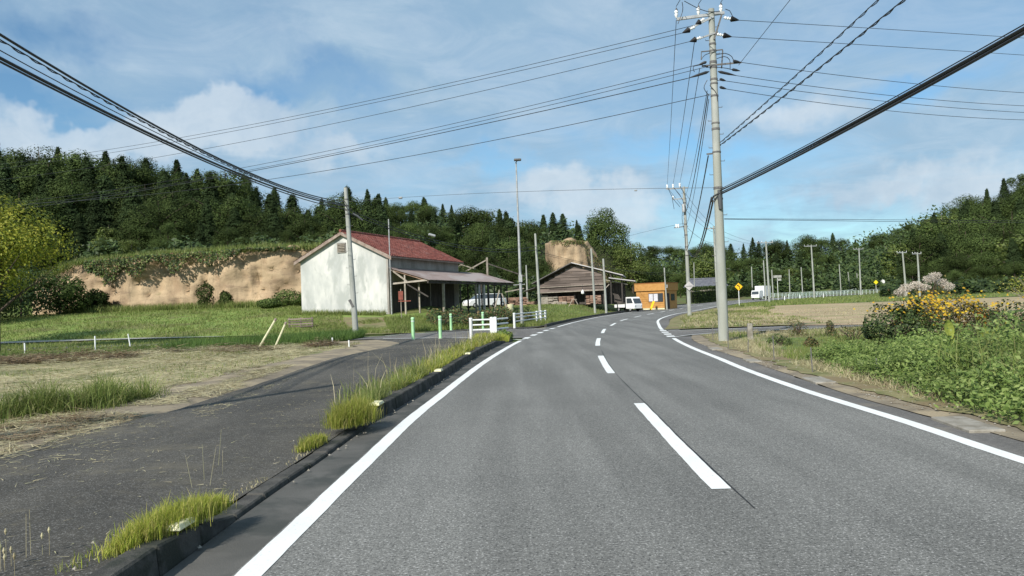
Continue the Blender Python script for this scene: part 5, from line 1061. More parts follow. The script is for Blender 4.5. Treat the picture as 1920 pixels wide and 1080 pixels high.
# towards the left, high over the hill
for (a, e, v, lb_, r) in (((1303, 47), (-40, 312), (700, 187), 'topmost thin wire sloping left from the tall pole', .011), ((1279, 62), (-30, 320), (700, 193), 'second thin wire sloping left just under the topmost', .011), ((1293, 78), (-30, 340), (700, 216), 'third thin wire sloping left from the tall pole top', .011),
                          ((1310, 121), (-30, 385), (700, 265), 'upper of the close trio of wires sloping left', .011), ((1322, 126), (-30, 392), (700, 272), 'middle of the close trio of wires sloping left', .011), ((1289, 147), (-30, 400), (700, 276), 'lower thick wire of the trio sloping left', .016),
                          ((1328, 178), (-60, 384), (700, 305), 'lone wire sloping left below the trio and crossing the dark wood', .013)):
    wire(lb_, Q1(*a), D(*e, 52), r, v)
# towards the right
for (a, e, v, lb_, r) in (((1386, 38), (1990, 76), (1650, 54), 'topmost wire running right from the tall pole', .011), ((1372, 69), (1990, 108), (1650, 86), 'second wire running right from the tall pole', .011), ((1390, 117), (1990, 178), (1650, 150), 'third wire running right below a wide gap', .011),
                          ((1382, 142), (1990, 201), (1650, 177), 'upper of the lower three wires running right', .011), ((1362, 152), (1990, 214), (1650, 189), 'middle of the lower three wires running right', .011), ((1363, 167), (1990, 226), (1650, 206), 'lowest of the three wires running right from the tall pole', .011),
                          ((1358, 410), (1990, 415), (1650, 412), 'upper of two low wires crossing to the right hill', .010), ((1358, 411), (1990, 418), (1650, 415), 'lower of two low wires crossing to the right hill', .010)):
    wire(lb_, Q1(*a), D(*e, 34), r, v)
# overhead towards the camera
for (a, x, z, lb_) in (((1268, 12), 7.0, 12.3, 'left wire of the three leaving the pole top over the camera'), ((1309.5, 8), 7.7, 12.3, 'middle wire of the three leaving the pole top over the camera'), ((1351.5, 4), 8.4, 12.3, 'right wire of the three leaving the pole top over the camera')): wire(lb_, Q1(*a), (x, -12, z), .013)
wire('thin wire with a small knot running up right from the pole middle', Q1(1385, 122), (8.3, -12, 11.0), .010, (1440, 52))
wire('left twisted service cable running up right from the pole', Q1(1349, 268), (7.4, -12, 9.2), .016, (1480, 152), twist=True)
wire('right twisted service cable running up right from the pole', Q1(1350, 272), (8.2, -12, 8.6), .020, (1560, 108), twist=True)
for k, (a, v, r, lb_, x) in enumerate((((1349, 358), (1640, 208), .026, 'upper thick black cable rising to the right edge', 8.1), ((1349, 365), (1640, 216), .030, 'lower thick black cable rising to the right edge', 8.15), ((1349, 355), (1640, 203), .012, 'thin support wire above the thick cables at the right', 8.1), ((1349, 362), (1660, 201), .020, 'middle black cable between the two thick ones at the right', 8.25))):
    wire(lb_, Q1(*a), (x, -12, 6.6), r, v)
# to the bend pole
for (a, b_, v, r, lb_) in (((1268, 38), (1251, 347), (1258, 240), .012, 'leftmost wire dropping from the tall pole to the bend pole'), ((1303, 72), (1262, 346), (1283, 210), .014, 'second wire from the left dropping to the bend pole'), ((1312, 128), (1274.5, 344), (1294, 240), .013, 'third wire dropping to the bend pole'),
                           ((1326, 170), (1283, 372), None, .012, 'fourth wire dropping to the bend pole'), ((1327, 180), (1285, 400), None, .022, 'thick cable dropping from the tall pole to the bend pole transformer'), ((1329, 186), (1288, 420), None, .014, 'thin wire beside the thick cable dropping to the bend pole'),
                           ((1328, 292), (1287, 468), None, .024, 'cable looping from the short arm down to the bend pole'), ((1334, 370), (1290, 470), None, .030, 'left black cable drooping low behind the tall pole'), ((1337, 376), (1292, 470), None, .034, 'right black cable drooping low behind the tall pole')):
    s = None if v else (.5 if r < .03 else 1.1); wire(lb_, Q1(*a), Q2(*b_), r, None, .15 if v else s)
MB().tube([Q1(1349, 362, -.2), Q1(1338, 368, -.2), Q1(1333, 378, -.1), Q1(1334, 372)], .03, 8).build('cable_bend', M['wire'], None); bpy.data.objects['cable_bend'].parent = t1; bpy.data.objects['cable_bend'].matrix_parent_inverse = Matrix.Translation(-b1)
# onward from the bend pole
for k, (a, b_, lb_) in enumerate((((1251, 351), (1330, 432), 'left wire from the bend pole arm to the half hidden pole'), ((1262, 350), (1338, 430), 'middle wire from the bend pole arm to the half hidden pole'), ((1275, 348), (1346, 429), 'right wire from the bend pole arm to the half hidden pole'), ((1286, 424), (1340, 455), 'upper cable from the bend pole to the half hidden pole'), ((1288, 468), (1342, 492), 'lower cable from the bend pole to the half hidden pole'))):
    wire(lb_, Q2(*a), D(*b_, 92), .016, None, .4)
for k, (a, b_) in enumerate((((1330, 432), (1428, 457)), ((1346, 429), (1444, 456)), ((1340, 455), (1437, 470)))): wire(('upper left', 'upper right', 'lower')[k] + ' wire from the half hidden pole to the first far armed pole', D(*a, 92), D(*b_, 128), .016, None, .5)
for i in range(3):
    (ta, ba_, Ta), (tb_, bb_, Tb) = FP[i], FP[i + 1]
    for s, w_ in ((-1.2, 'left'), (.8, 'right')): wire(w_ + ' wire between far armed poles, span %s from the truck' % ('nearest', 'second', 'third')[i], ba_ + Ta + Vector((s, 0, .0)), bb_ + Tb + Vector((s, 0, 0)), .014, None, .5, mt_='wire_lt')
wire('thin wire going left from the bend pole to the wood', Q2(1286, 418), D(1100, 470, 120), .013, (1200, 437)); wire('thin level wire between the leaning pole and the tall pole', Q3(652, 378), Q1(1340, 352), .009, (960, 360), mt_='wire_lt')
hang('small pale clip on the level wire left of the lamp post', D(751, 371, 40), .06, .2); hang('small pale clip on the level wire near the bend pole', D(1192, 357, 30), .03, .12)
# left bundle
Apt = Vector((-9.12, 4.15, 0))
for z, v, r, lb_, a in ((7.6, (240, 207), .030, 'uppermost black cable falling from the top left to the leaning pole', (647, 378)), (7.4, (240, 212), .020, 'second black cable falling beside the uppermost at the left', (647, 382)), (7.0, (240, 222), .012, 'thin support wire between the two left cable bundles', (648, 384)),
                        (6.8, (240, 231), .036, 'thick lower black cable falling from the left edge', (649, 386)), (6.7, (240, 236), .024, 'lowest black cable falling from the left edge to the leaning pole', (649, 392))):
    wire(lb_, (Apt.x, Apt.y, z), Q3(*a), r, v, twist=(z == 7.4))
pm = D(1004, 468, 67)
wire('upper drooping cable from the leaning pole past the warehouse roof', Q3(650, 392), D(1006, 462, 67), .022, (800, 446)); wire('lower drooping cable from the leaning pole past the warehouse roof', Q3(650, 398), D(1006, 468, 67), .026, (850, 462), twist=True)
hang('pale box hanging on the drooping cable above the red roof', D(810, 441, 52), .09, .5, (1, .3, -.3))
wire('thin wire rising from the bare grey pole toward the cliff block', D(1006, 458, 67), D(1110, 430, 110), .012, None, .3); wire('upper cable from the bare grey pole over the barn roof to the hut', D(1006, 470, 67), D(1247, 512, 100), .018, (1110, 496)); wire('lower cable from the bare grey pole over the barn roof to the hut', D(1006, 474, 67), D(1247, 516, 100), .014, (1130, 502))
wire('cable from the orange hut pole to the hidden pole', D(1246, 510, 100), D(1343, 500, 92), .014, None, .5)

# ---------------------------------------------------------------- signs and far railings
def rsign(name, label, px, py, Y, kind, topy):
    x = D(px, py, Y).x; zb = float(h(x, Y)); tz = D(px, topy, Y).z; t = thing(name, label, 'sign', (x, Y, zb)); MB().tube([(0, 0, -.2), (0, 0, tz - zb)], .045, 8).build('post', M['white'], t); return t, tz - zb
t, z = rsign('warning_sign', 'yellow diamond bend warning sign beyond the dry field corner', 1386, 569, 105, 0, 534); s = .52
o = MB().add([(s, 0, 0), (0, 0, s), (-s, 0, 0), (0, 0, -s), (s, .02, 0), (0, .02, s), (-s, .02, 0), (0, .02, -s)], [(0, 1, 2, 3), (7, 6, 5, 4), (0, 4, 5, 1), (1, 5, 6, 2), (2, 6, 7, 3), (3, 7, 4, 0)]).build('plate', M['yellow'], t, (0, -.07, z - .25))
mb = MB(); mb.tube([(.12, -.012, -.3), (.10, -.012, 0), (-.08, -.012, .14)], .045, 6); mb.add([(-.26, -.02, .18), (-.02, -.02, .30), (-.04, -.02, .02)], [(0, 1, 2)]); mb.build('arrow', M['black'], o)
t, z = rsign('round_sign', 'white round sign on a post beyond the mint railing', 1656, 548, 205, 1, 526); MB().lathe([(0, 0), (.55, 0), (.55, .03), (0, .03)], axis=(0, -1, 0), n=18).build('plate', M['white'], t, (0, -.06, z - .3))
t, z = rsign('yellow_sign', 'small plain yellow sign left of the white round sign', 1643, 548, 200, 1, 527); s = .6; MB().add([(s, 0, 0), (0, 0, s), (-s, 0, 0), (0, 0, -s), (s, .02, 0), (0, .02, s), (-s, .02, 0), (0, .02, -s)], [(0, 1, 2, 3), (7, 6, 5, 4), (0, 4, 5, 1), (1, 5, 6, 2), (2, 6, 7, 3), (3, 7, 4, 0)]).build('plate', M['lime_sign'], t, (0, -.07, z - .3))
t, z = rsign('board_sign', 'pale rectangular board sign on a post near the far armed pole', 1459, 558, 150, 1, 516); MB().box((0, -.08, z - .25), (1.55, .06, .48)).build('board', M['concrete'], t); MB().box((.3, -.08, z - .85), (.8, .05, .4)).build('board', M['concrete'], t)
def longrail(label, c, y0, y1, H_, stepm=2.2, mt_='mint'):
    seg = c[(c[:, 1] > y0) & (c[:, 1] < y1)]; d = np.r_[0, np.cumsum(np.linalg.norm(np.diff(seg, axis=0), axis=1))]; n = int(d[-1] / stepm)
    o = (seg[0][0], seg[0][1], 0); t = thing('road_railing', label, 'railing', o); me = None; pts = []
    for k in range(n + 1):
        s = k * stepm; x, y = np.interp(s, d, seg[:, 0]), np.interp(s, d, seg[:, 1]); z = float(h(x, y)); pts.append(Vector((x - o[0], y - o[1], z)))
        if me is None: q = MB().box((0, 0, H_ / 2 - .1), (.13, .13, H_ + .2)).build('post', M[mt_], t); me = q.data
        else: q = link('post', me, t)
        q.location = pts[-1]
    for zz_ in (.35, .65, .98): MB().tube([p + Vector((0, 0, zz_)) for p in pts], .06, 6).build('rail', M[mt_], t)
longrail('pale mint railing along the far road beyond the dry field', offs(cRL, 1.3), 158, 208, 1.0); longrail('second mint railing on the outer side of the far road', offs(cLL, -1.3), 176, 215, 1.0)
for px, Y in ((1471, 140), (1500, 150), (1544, 156)):
    x = D(px, 555, Y).x; o = MB().lathe([(.08, -.1), (.08, .8), (.03, .86)], n=8).build('delineator', M['white'], None, (x, Y, float(h(x, Y)))); tag(o, {1471: 'white marker post right of the first far armed pole', 1500: 'white marker post left of the mint railing end', 1544: 'white marker post below the mint railing'}[px], 'marker post', 'white marker posts by the far road')

# ---------------------------------------------------------------- stakes, pegs, slabs, odd things
def stake(label, a, topp, r, mt_, name='stake', group=None, cap=None, zz_=0.0, cat='stake'):
    x, y = G(*a, zz_); T = D(*topp, y); t = thing(name, label, cat, (x, y, zz_ - .03), 0, group); q = T - Vector((x, y, zz_ - .03)); MB().tube([(0, 0, -.1), q], [r, r], 8).build('shaft', M[mt_], t)
    if cap: MB().tube([q - q.normalized() * .03, q + q.normalized() * .07], r * 1.25, 8).build('cap', M[cap], t)
stake('left of two leaning cream pipes in the tall grass', (482, 652), (516, 600), .045, 'pvc', 'leaning_pipe', cap='trim', cat='pipe'); stake('right shorter of two leaning cream pipes in the tall grass', (511, 655), (535, 607), .04, 'pvc', 'leaning_pipe', cap='trim', cat='pipe')
for a, b_, lb_ in (((48, 672), (46, 643), 'white stake farthest left in front of the farm path'), ((179, 660), (178, 630), 'white stake in the middle before the farm path'), ((245, 649), (240, 626), 'slightly tilted white stake beyond the farm path'), ((655, 652), (654, 638), 'short white stake left of the leaning pole foot'), ((624, 646), (623, 633), 'tiny stake in the grass left of the leaning pole')): stake(lb_, a, b_, .03, 'white', group='white stakes in the left meadow')
stake('weathered wooden stub in the grass clump at the left edge', (40, 795), (41, 742), .03, 'wood_lt')
for a, b_, lb_ in (((1337, 640), (1336, 614), 'thin dark stake left of the tall pole foot'), ((1366, 654), (1364, 622), 'thin dark stake right before the tall pole foot'), ((1402, 661), (1403, 636), 'thin dark stake beside the pale boundary peg'), ((1452, 677), (1449, 630), 'leaning dark stake third along the verge'), ((1524, 699), (1520, 651), 'dark stake fourth along the verge'), ((1645, 712), (1643, 672), 'dark stake half buried in the right weeds')): stake(lb_, a, b_, .012, 'steel_dk', group='thin dark stakes along the right verge')
x, y = G(1407, 638); o = MB().box((0, 0, .25), (.17, .17, .62), 0, 0, .9).build('boundary_peg', M['slab'], None, (x, y, 0), bevel=.02); tag(o, 'pale square boundary peg beside the tall roadside pole', 'peg')
for (a, L_, w_, lb_) in (((1341, 654.5), .9, .30, 'pale slab at the road edge nearest the tall pole'), ((1411, 677), .8, .28, 'pale slab at the road edge second from the tall pole'), ((1535, 714), .9, .34, 'broken sandy slab at the road edge below the dry weeds'), ((1812, 797), .95, .36, 'white concrete slab at the road edge under the right weeds'), ):
    x, y = G(*a); o = MB().box((0, 0, 0), (w_, L_, .07)).build('edge_slab', M['slab'], None, (x, y, -.008), bevel=.01); o.rotation_euler.z = rad(-6); tag(o, lb_, 'slab', 'slabs along the right road edge')
pa = D(563, 590, 53); t = thing('wooden_pallet', 'old grey wooden rack half sunk in grass left of the warehouse', 'rack', (pa.x, 53, float(h(pa.x, 53))), rad(-8))
for k in range(4): MB().beam((-.9, 0, .12 + k * .17), (.9, 0, .16 + k * .165), .05, .09).build('slat', M['wood'], t)
for x in (-.8, 0, .8): MB().beam((x, .06, -.05), (x, .06, .75), .07).build('post', M['wood'], t)
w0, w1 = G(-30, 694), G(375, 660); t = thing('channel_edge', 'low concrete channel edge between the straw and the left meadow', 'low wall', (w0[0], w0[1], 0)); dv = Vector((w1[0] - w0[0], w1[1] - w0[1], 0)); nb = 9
for k in range(nb): MB().beam(dv * ((k + .01) / nb) + Vector((0, 0, .05)), dv * ((k + .99) / nb) + Vector((0, 0, .05)), .14, .20).build('block', M['kerb'] if k % 3 else M['slab'], t)  # dark block colour stands in for the shadow inside the channel
x, y = G(1262, 574, .8); gb = thing('yellow_drum', 'small dull yellow drum standing by the timber trestle', 'drum', (D(957, 580, 70).x, 70, float(h(D(957, 580, 70).x, 70)))); MB().lathe([(0, 0), (.28, 0), (.29, .3), (.28, .6), (.29, .62), (.28, .88), (0, .88)], n=14).build('body', M['pvc'], gb, smooth=True)
dk = thing('low_cart', 'dark low cart beside the lamp post foot', 'cart', (D(966, 597, 56).x, 56, float(h(D(966, 597, 56).x, 56)))); MB().box((0, 0, .35), (1.3, .8, .35)).build('bed', M['steel_dk'], dk, bevel=.03)
for sx_ in (-.45, .45): o = MB().lathe([(.05, -.05), (.2, -.05), (.2, .05), (.05, .05)], axis=(0, 1, 0), n=14).build('wheel', M['black'], dk, (sx_, -.42, .2))
av = thing('a_frame_trestle', 'small pale trestle on the grass before the barn boards', 'trestle', (D(1074, 582, 88).x, 88, float(h(D(1074, 582, 88).x, 88))))
for a, b_ in (((-.5, 0, 0), (0, 0, .9)), ((.6, 0, .3), (.3, .3, .95)), ((0, 0, .9), (.5, .3, .9))): MB().beam(a, b_, .07).build('leg', M['wood_lt'], av)

# ---------------------------------------------------------------- grass, straw, weeds
def sw(pts): return pts
# kerbside lime grass: tufts and the long strip
def strip_grass(y0, y1, n, x_off0, x_off1, H, mt_, name, label=None, zz_=.13, lean=.45, wd=.012):
    y = rng.uniform(y0, y1, n); x = xat(cKL, y) - .17 - (x_off0 + (x_off1 - x_off0) * rng.uniform(0, 1, n) ** 1.3); P = np.stack([x, y, np.full(n, zz_)], -1)
    k = np.array([mnoise.noise(Vector((p[0] * 2.2, p[1] * 1.3, 2))) for p in P]); keep = k > -.22; P = P[keep]
    return blades(name, P, np.abs(rng.normal(H, H * .35, len(P))) * (1 + .5 * k[keep]), wd * rng.uniform(.7, 1.4, len(P)), M[mt_], lean, 2, label=label)
def tuft(px0, py0, px1, py1, n, H, width, mt_, zz_=.13, wd=.008, name='grass_tuft', lb=None, lean=.4):
    a, b_ = np.array(G(px0, py0, zz_)), np.array(G(px1, py1, zz_)); s = rng.beta(1.6, 1.6, n); P2 = a + (b_ - a) * s[:, None] + rng.normal(0, width, (n, 2)) * (1.0 - .5 * np.abs(2 * s - 1))[:, None]
    P = np.concatenate([P2, np.full((n, 1), zz_ - .01)], 1); env = 1 - .55 * np.abs(2 * s - 1) ** 2
    o = blades(name, P, np.abs(rng.normal(H, H * .3, n)) * env, wd * rng.uniform(.7, 1.5, n), M[mt_], lean, 2, kind=None); tag(o, lb, 'grass tuft', 'lime grass tufts on the kerb'); return o
tuft(205, 1040, 425, 945, 5500, .12, .06, 'grass_lime', .15, .0035, lb='long bright lime grass tuft on the kerb nearest the camera')
tuft(560, 848, 610, 822, 1300, .09, .05, 'grass_lime', .05, .0045, lb='smallest lime grass tuft at the dropped kerb')
tuft(630, 803, 690, 780, 3600, .22, .12, 'grass_lime', .12, .0045, lb='round yellow lime grass tuft at the end of the raised kerb')
strip_grass(11.0, 15.5, 2600, .0, .40, .17, 'grass', 'kerb_grass', wd=.006, lean=.7); strip_grass(13.0, 22, 3800, .0, .45, .13, 'grass_lime', 'kerb_grass', wd=.008, lean=.7); strip_grass(20, 31.5, 4500, .0, .6, .14, 'grass_lime', 'kerb_grass', wd=.013, lean=.6); strip_grass(11.5, 33, 2600, .0, .8, .17, 'grass', 'kerb_grass', wd=.010, lean=.7); strip_grass(11.2, 30, 260, .0, .7, .36, 'straw', 'seed_stalks', wd=.007, lean=.3)
strip_grass(4.2, 5.4, 500, -.05, .25, .05, 'grass_lime', 'kerb_crack_grass', zz_=.13, wd=.004); strip_grass(5.6, 10.2, 500, .02, .12, .018, 'straw', 'kerb_crack_grass', zz_=.03, wd=.006)
# weeds round the white railing
P = scatter([(-1.7, 31.5), (-1.6, 34.8)], [(-.2, 30.5), (-.1, 34.2)], 2600, .02); blades('railing_grass', P, rng.uniform(.08, .32, len(P)), .016, M['grass_lime'], .4, 2)
# fallen stalks on the sidewalk and seed heads
P = scatter(cSW[(cSW[:, 1] > 2) & (cSW[:, 1] < 30)], offs(cKL, -.25)[(cKL[:, 1] > 2) & (cKL[:, 1] < 30)], 3600); P[:, 2] = zside(P[:, 0], P[:, 1]) + .012
k = np.array([mnoise.noise(Vector((p[0] * .9, p[1] * .6, 4))) for p in P]); P = P[(k > -.05) | (rng.uniform(0, 1, len(P)) < .22)]
blades('straw_litter', P, rng.uniform(.02, .10, len(P)), rng.uniform(.003, .007, len(P)), M['straw'], flat=True)
P = scatter([(-5.6, 3), (-5.4, 8), (-5.1, 12), (-5.2, 18)], [(-3.4, 3), (-3.6, 8), (-4.1, 11), (-4.5, 16)], 3000, power=1.2); P[:, 2] = zside(P[:, 0], P[:, 1]) + .014; P = clumpy(P, 1.4, .08); blades('straw_litter', P, rng.uniform(.04, .16, len(P)), .006, M['straw'], flat=True)
P = scatter([(-2.9, 4.4), (-2.8, 7.5)], [(-2.5, 4.4), (-2.4, 7.5)], 7, .13); 
mb = MB()
for p in P: q = Vector(p); tp = q + Vector((random.uniform(-.05, .05), random.uniform(-.03, .03), random.uniform(.18, .34))); mb.tube([q, tp], [.0016, .001], 5); 
for i in range(26):
    p = Vector((random.uniform(-3.6, -2.7), random.uniform(4.1, 4.7), .14)); mb.tube([p, p + Vector((0, 0, random.uniform(.05, .13)))], [.0012, .0012], 5); c = p + Vector((0, 0, random.uniform(.06, .14))); mb.tube([c, c + Vector((.0, 0, .018)), c + Vector((0, 0, .036))], [.003, .009, .003], 6)
o = mb.build('dry_stalks', M['straw']); tag(o, kind='stuff')
# straw field
A_, B_ = [(-33, 8), (-30, 24), (-22, 31), (-12, 36)], [(-6.4, 6), (-6.4, 14), (-6.3, 24), (-6.6, 34)]
P = scatter(A_, B_, 46000, .015); P = P[(P[:, 0] / P[:, 1] > -.75)]; blades('cut_straw', P, rng.uniform(.12, .55, len(P)), rng.uniform(.008, .022, len(P)), M['straw'], flat=True)
P = scatter(A_, B_, 16000, .0); P = clumpy(P, .35, .02); P = P[(P[:, 0] / P[:, 1] > -.75)]; blades('straw_stubble', P, rng.uniform(.05, .16, len(P)), .018, M['grass'], .5)
P = scatter([(-19, 24.5), (-12.9, 30.6), (-9.5, 33), (-8, 34.5)], [(-17, 23.4), (-10.5, 27), (-8, 29.5), (-7.2, 33)], 15000, .02); P[:, 2] += np.abs(rng.normal(0, .12, len(P))); P = clumpy(P, .45, -.08); blades('brown_hay', P, rng.uniform(.15, .6, len(P)), rng.uniform(.012, .03, len(P)), M['straw_dk'], flat=True)
P = scatter([(-28, 14), (-26, 24), (-18, 28.5), (-11, 33)], [(-7, 9), (-7, 15), (-7, 24), (-7.3, 32)], 20000, .02); k = np.array([mnoise.noise(Vector((p[0] * .7, p[1] * .45, 6))) for p in P]); P = P[k > .05]; P[:, 2] += np.abs(rng.normal(0, .05, len(P))) + (k[k > .05] - .05) * .35; blades('straw_heap', P, rng.uniform(.1, .45, len(P)), rng.uniform(.01, .02, len(P)), M['straw'], flat=True)
P = scatter([(-7.6, 6), (-7.4, 9), (-6.9, 13), (-6.7, 20)], [(-5.0, 5), (-5.0, 9), (-4.9, 12), (-5.6, 20)], 15000, .015); P = clumpy(P, 1.1, -.1); P[:, 2] = np.maximum(P[:, 2], .12) + .012; blades('cut_straw', P, rng.uniform(.06, .35, len(P)), .010, M['straw'], flat=True)
P = scatter([(-6.7, 9.4), (-6.2, 11.4)], [(-5.6, 8.8), (-5.0, 10.8)], 1200, .03); P = clumpy(P, 1.3, .05); P[:, 2] += np.abs(rng.normal(0, .03, len(P))); blades('brown_hay', P, rng.uniform(.1, .4, len(P)), .012, M['straw_dk'], flat=True)
# green clump at the left edge
a, b_ = G(-30, 806), G(262, 768)
n = 6500; s = rng.uniform(0, 1, n); P = np.stack([a[0] + (b_[0] - a[0]) * s + rng.normal(0, .12, n), a[1] + (b_[1] - a[1]) * s + rng.normal(.15, .42, n), np.full(n, .10)], -1); kz = np.array([mnoise.noise(Vector((p[0] * 1.6, p[1] * 1.6, 0))) for p in P])
P = P[kz > -.25]; kz = kz[kz > -.25]; blades('tall_grass', P, np.abs(rng.normal(.19, .08, len(P))) * (1 + 1.5 * kz), .009, M['grass'], .9, 2); P2 = P[:900]; blades('tall_grass', P2, rng.uniform(.2, .5, 900), .010, M['grass'], .5, 2)
# left meadow, bank, yard
P = scatter([(-50, 33), (-34, 34), (-19, 31), (-13, 32.2), (-9.5, 36.4)], [(-55, 51), (-36, 49.5), (-20, 48.6), (-14, 46), (-8.5, 43)], 34000); P = P[P[:, 0] / P[:, 1] > -.72]; blades('meadow_grass', P, rng.uniform(.06, .16, len(P)), .035, M['grass'], .8)
P = scatter([(-14.5, 31.6), (-10.5, 34), (-8.3, 37.5), (-7.8, 41)], [(-16, 38), (-13, 41), (-10, 44), (-8.5, 44.5)], 16000); blades('tall_meadow_grass', P, rng.uniform(.15, .5, len(P)), .03, M['grass_dk'], .6)
P = scatter([(-46, 30), (-34, 29), (-22, 27.5), (-13.2, 31.4)], [(-48, 33), (-34, 32), (-22, 30.5), (-13.8, 33)], 7000); P = P[P[:, 0] / P[:, 1] > -.72]; blades('channel_grass', P, rng.uniform(.15, .4, len(P)), .035, M['grass_dk'], .5)
P = scatter([(-55, 52), (-36, 51.4), (-18, 49.5), (-9.4, 45.6)], [(-60, 74), (-40, 74.5), (-24, 74), (-14, 64)], 42000, power=1); P = P[P[:, 0] / P[:, 1] > -.72]; blades('bank_grass', P, rng.uniform(.08, .22, len(P)) * (1 + .8 * np.array([mnoise.noise(Vector((p[0] * .5, p[1] * .25, 3))) for p in P])), .06, M['grass'], .9)
P = scatter([(-42, 72.0), (-30, 72.5), (-18, 71)], [(-42, 75.4), (-30, 75.6), (-18, 73.5)], 9000); blades('cliff_foot_grass', P, rng.uniform(.3, .9, len(P)), .07, M['grass'], .45)
P = scatter([(-17.5, 61.5), (-13, 60.2), (-9.8, 59.0)], [(-17.2, 62.6), (-13, 61.6), (-9.6, 60)], 2600); blades('wall_foot_grass', P, rng.uniform(.1, .5, len(P)), .04, M['grass'], .4)
P = scatter([(-6.9, 45.3), (-5.2, 47.6), (-3.2, 48.9), (-1.2, 50.8)], [(-9.4, 57), (-7, 57.5), (-4.6, 58), (-1.2, 60)], 15000); blades('mound_grass', P, rng.uniform(.12, .45, len(P)), .045, M['grass'], .45)
P = scatter([(-1, 50), (1, 58), (1, 70), (-2, 92)], [(.9, 49.5), (3.2, 58), (6.5, 72), (13.6, 102)], 20000); blades('yard_grass', P, rng.uniform(.06, .2, len(P)), .06, M['grass'], .5)
P = scatter([(-.2, 47.5), (1.0, 52.5), (2, 57)], [(1.6, 48.5), (2.9, 54), (3.9, 58)], 2500, .05); blades('railing_grass', P, rng.uniform(.08, .4, len(P)), .03, M['grass'], .4)
# right side
P = np.concatenate([scatter([(5.45, 10), (5.95, 18.5), (6.4, 22.8), (7.0, 27.8), (7.6, 31.2)], [(6.7, 10), (7.1, 18.5), (7.5, 22.8), (8.6, 27.8), (10, 32)], 9000), scatter([(8.2, 26.5), (9, 29), (9, 31.5)], [(18, 26), (17, 29), (15, 32)], 7000)]); P = clumpy(P, .9, -.15); blades('dry_verge_grass', P, rng.uniform(.04, .20, len(P)), .012, M['straw'], 1.3)
P = scatter([(5.9, 12), (6.3, 18.5), (6.9, 22.8), (7.5, 27.8), (8, 31.2)], [(7.6, 12), (8, 18.5), (10, 22.8), (13, 27.8), (14, 32)], 9000); P = clumpy(P, .5, -.05); blades('verge_grass', P, rng.uniform(.06, .25, len(P)), .018, M['grass'], .5)
P = scatter([(6.8, 13), (6.9, 18.5), (7.5, 22), (8.5, 26)], [(14, 13), (15, 18.5), (17, 22), (18, 26)], 30000); blades('lawn_grass', P, rng.uniform(.04, .12, len(P)), .016, M['grass'], .5)
P = scatter([(8.0, 38), (9.8, 45), (11.6, 54.5), (14, 64), (17, 74), (21, 84), (26, 98)], [(14, 38), (16, 45), (18, 54), (20, 64), (23, 74), (27, 84), (31, 98)], 16000); P = clumpy(P, .35, -.2); blades('point_grass', P, rng.uniform(.05, .18, len(P)), .05, M['straw'], .9)
P = scatter([(8.0, 38), (9.8, 45), (11.6, 54.5), (14, 64), (17, 74), (21, 84), (26, 98)], [(15, 38), (17, 45), (19, 54), (21, 64), (24, 74), (28, 84), (32, 98)], 15000); P = clumpy(P, .3, -.1); blades('point_grass', P, rng.uniform(.06, .2, len(P)), .05, M['grass'], .7)
P = scatter([(15, 38), (17, 50), (20, 64), (25, 78)], [(60, 32), (90, 50), (100, 70), (110, 88)], 15000, .01); blades('field_stubble', P, rng.uniform(.03, .12, len(P)), .05, M['straw'], .8)
P = scatter([(27, 99), (36, 101), (60, 106), (110, 112)], [(34, 118), (46, 138), (62, 158), (108, 185)], 15000, .01); blades('margin_grass', P, rng.uniform(.1, .35, len(P)), .12, M['grass'], .5)
# the weed mass in the right foreground: stems with leaves
def weed_mass(name, A, B, n, H, leaf, per, mt_, zsc=1.0, seed=0):
    P = scatter(A, B, n); k = np.array([mnoise.noise(Vector((p[0] * .8, p[1] * .8, seed))) for p in P]); Hh = H * np.clip(1 + 1.15 * k, .35, 2) * rng.uniform(.75, 1.15, n)
    edge = np.clip((P[:, 0] - xat(cRL, P[:, 1]) - .8) / 1.1, .28, 1); Hh = Hh * edge
    C = np.repeat(P, per, 0); f = rng.uniform(.12, 1, n * per) ** .7; C[:, 2] += f * np.repeat(Hh, per); sp_ = .07 + .12 * (1 - f); C[:, :2] += rng.normal(0, 1, (n * per, 2)) * sp_[:, None]
    V, Qd = leaves(C, np.tile([-.15, -.45, .9], (n * per, 1)), rng.uniform(.6, 1.3, n * per) * leaf, .5, .5); o = link(name, mesh_np(name, V, Qd, mt_)); tag(o, kind='stuff')
    blades(name + '_stems', P, Hh * .95, .010, M['weed'], .12); return o
weed_mass('weed_thicket', [(5.5, 3), (5.35, 8), (5.6, 10.5), (6.5, 13), (7.1, 15)], [(14, 3), (14, 8), (14, 10.5), (13.5, 13), (12, 15)], 3900, .66, .070, 26, M['weed'])
weed_mass('low_weeds', [(5.75, 8.5), (5.8, 11), (6.1, 14), (6.6, 18)], [(7.4, 8.5), (7.6, 11), (8.2, 14), (8.6, 18)], 2200, .32, .06, 18, M['weed'], seed=3)
P = scatter([(6.0, 4), (6.0, 9), (6.8, 13)], [(12, 4), (12.5, 9), (12, 13)], 6500, .05); P = clumpy(P, .9, -.12); blades('tall_weed_grass', P, np.abs(rng.normal(.75, .2, len(P))) * np.clip((P[:, 0] - xat(cRL, P[:, 1]) - 1.2) / 1.2, .3, 1), .016, M['grass'], .55, 2)
